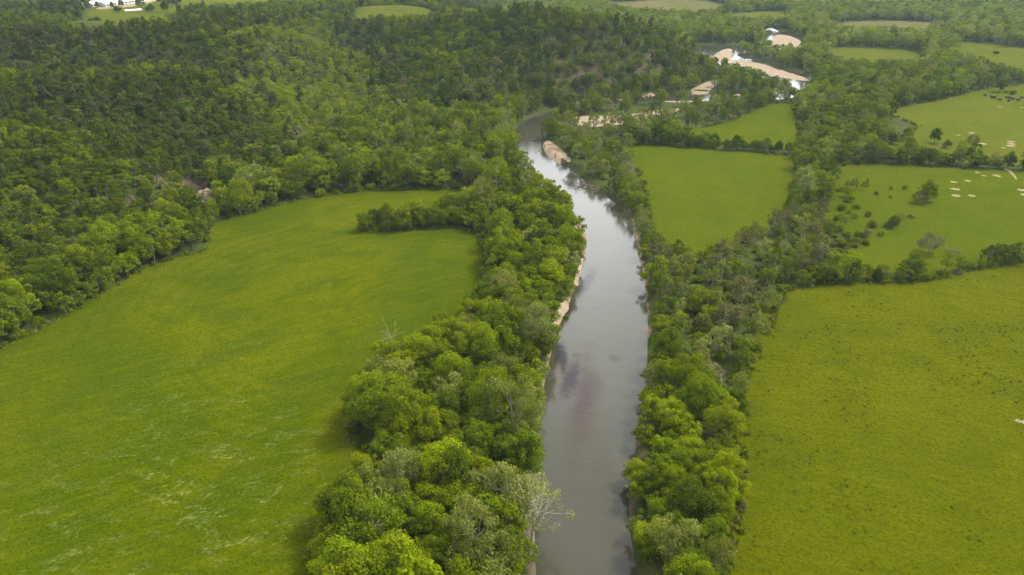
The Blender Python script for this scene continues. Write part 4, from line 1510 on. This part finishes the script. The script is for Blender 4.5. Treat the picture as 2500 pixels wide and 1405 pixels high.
for j, (px, py, h, R, n, rz, fork, lab) in enumerate([
        (1955, 604, 9, 3.2, 5, .3, True, "white forked dead tree standing in the scrub below the middle meadow"),
        (2416, 640, 8, 3.0, 8, 1, False, "bare pale tree with one long side bough near the hedge's outer end"),
        (975, 905, 13, 4.0, 12, 0, False, "bare whitish tree standing tall at the curved meadow's notch"),
        (1238, 800, 13, 3.5, 12, 2, False, "bare-limbed pale tree rising from the wood behind the sandy strip"),
        (1775, 300, 9, 2.2, 6, 0, False, "grey dead tree at the small meadow's near corner"),
        (735, 375, 12, 5.0, 14, 0, False, "bleached bare tree on the hillside below the bare brown scar"),
        (618, 470, 12, 2.5, 6, 0, False, "slim white-trunked dead tree at the hill's foot past the rock outcrop"),
        (1890, 690, 7, 2.5, 8, 0, False, "small grey dead tree in the scrub by the flecked pasture's corner"),
        (2295, 372, 6, 2.5, 9, 0, False, "small bare dead tree in the hedges below the cattle pasture"),
        (915, 930, 9, 3.2, 7, .6, True, "leaning bleached dead tree on the curved meadow's edge at the notch")]):
    V, Fq = make_snag(90 + j, h, R, n, .02 if fork else .013, fork)
    q = at(px, py, 0)
    r = tag(obj("dead_tree", mesh_from("dead_tree", V, Fq, [M['pale_bark'] if j != 4 else M['grey_wood']], smooth=True), loc=(q[0], q[1], float(ground(q[0], q[1])))), lab, "tree")
    r.rotation_euler = (0, 0, rz)

# rock outcrop on the hillside: a weathered slab with vertical cracks
def outcrop(name, px, py, z, Wd, Hh, label):
    q = at(px, py, z)
    g = np.random.default_rng(int(px))
    nx_, nz_ = 34, 26
    V, F_ = [], []
    for side in (0, 1):
        for k in range(nz_):
            for i in range(nx_):
                u, v_ = i / (nx_ - 1), k / (nz_ - 1)
                xx = (u - .5) * Wd * (1.1 - .22 * v_ + .06 * math.sin(v_ * 9))
                n1 = float(vnoise(np.array([xx * 1.0]), np.array([v_ * Hh * .5]), .9, 61)[0]) + .6 * float(vnoise(np.array([xx]), np.array([v_ * Hh * 2.2]), .5, 62)[0])
                yy = -2.6 + v_ * 6.0 + n1 * 1.1 if side == 0 else 7.0
                zz = v_ * Hh * (.62 + .10 * math.sin(math.pi * u) + .5 * float(vnoise(np.array([xx]), np.array([3.]), 1.3, 63)[0]))
                V.append((xx, yy, zz - 1.2))
    idx_ = np.arange(nx_ * nz_).reshape(nz_, nx_)
    for k in range(nz_ - 1):
        for i in range(nx_ - 1):
            F_.append((idx_[k, i], idx_[k, i + 1], idx_[k + 1, i + 1], idx_[k + 1, i]))
    o2 = nx_ * nz_
    for i in range(nx_ - 1):
        F_.append((idx_[-1, i], idx_[-1, i + 1], o2 + idx_[-1, i + 1], o2 + idx_[-1, i]))
    for k in range(nz_ - 1):
        F_.append((idx_[k, 0], idx_[k + 1, 0], o2 + idx_[k + 1, 0], o2 + idx_[k, 0]))
        F_.append((idx_[k + 1, -1], idx_[k, -1], o2 + idx_[k, -1], o2 + idx_[k + 1, -1]))
    m_ = M['rock']
    o = obj(name, mesh_from(name, V, np.array(F_), [m_]), loc=(q[0], q[1], float(ground(q[0], q[1]))))
    return tag(o, label, "rock")


m = N("sandstone")
tc = m.n("TexCoord")
mp = m.n("Mapping")
mp.inputs["Scale"].default_value = (1, 1, .45)
m.l(tc.outputs["Object"], mp.inputs[0])
col = m.mix(m.ramp(m.noise(mp.outputs[0], .8, 5, .65), .38, .62), c4(.32, .25, .165), c4(.23, .18, .115))
col = m.mix(m.ramp(m.noise(mp.outputs[0], .5, 4), .62, .74), col, c4(.14, .13, .06))
m.bsdf(col, .95, .1, m.noise(mp.outputs[0], 3, 4), .35, .12)
M['rock'] = m.m
outcrop("rock_outcrop", 490, 474, 4, 7.5, 6.0, "pale cracked rock face showing through the trees above the curved meadow")
outcrop("rock_outcrop", 405, 462, 6, 3.0, 3.0, "small pale rock patch in the hillside trees beside the larger rock face")

# ------------------------------------------------------------------ haze
m = N("haze_air")
pv = m.n("VolumePrincipled")
pv.inputs["Color"].default_value = c4(.50, .73, 1.0)
pv.inputs["Density"].default_value = .00006
pv.inputs["Anisotropy"].default_value = .2
m.l(pv.outputs[0], m.out.inputs["Volume"])
x0, x1, y0, y1, z0, z1 = GX[0] - 5, GX[-1] + 5, GY[0] - 5, GY[-1] + 5, float(HH.min()) - 1.5, CAM_H + 6
hv = np.array([(x, y, z) for x in (x0, x1) for y in (y0, y1) for z in (z0, z1)])
hf = np.array([(0, 1, 3, 2), (4, 6, 7, 5), (0, 4, 5, 1), (2, 3, 7, 6), (0, 2, 6, 4), (1, 5, 7, 3)])
tag(obj("haze", mesh_from("haze", hv, hf, [m.m])), kind='stuff')
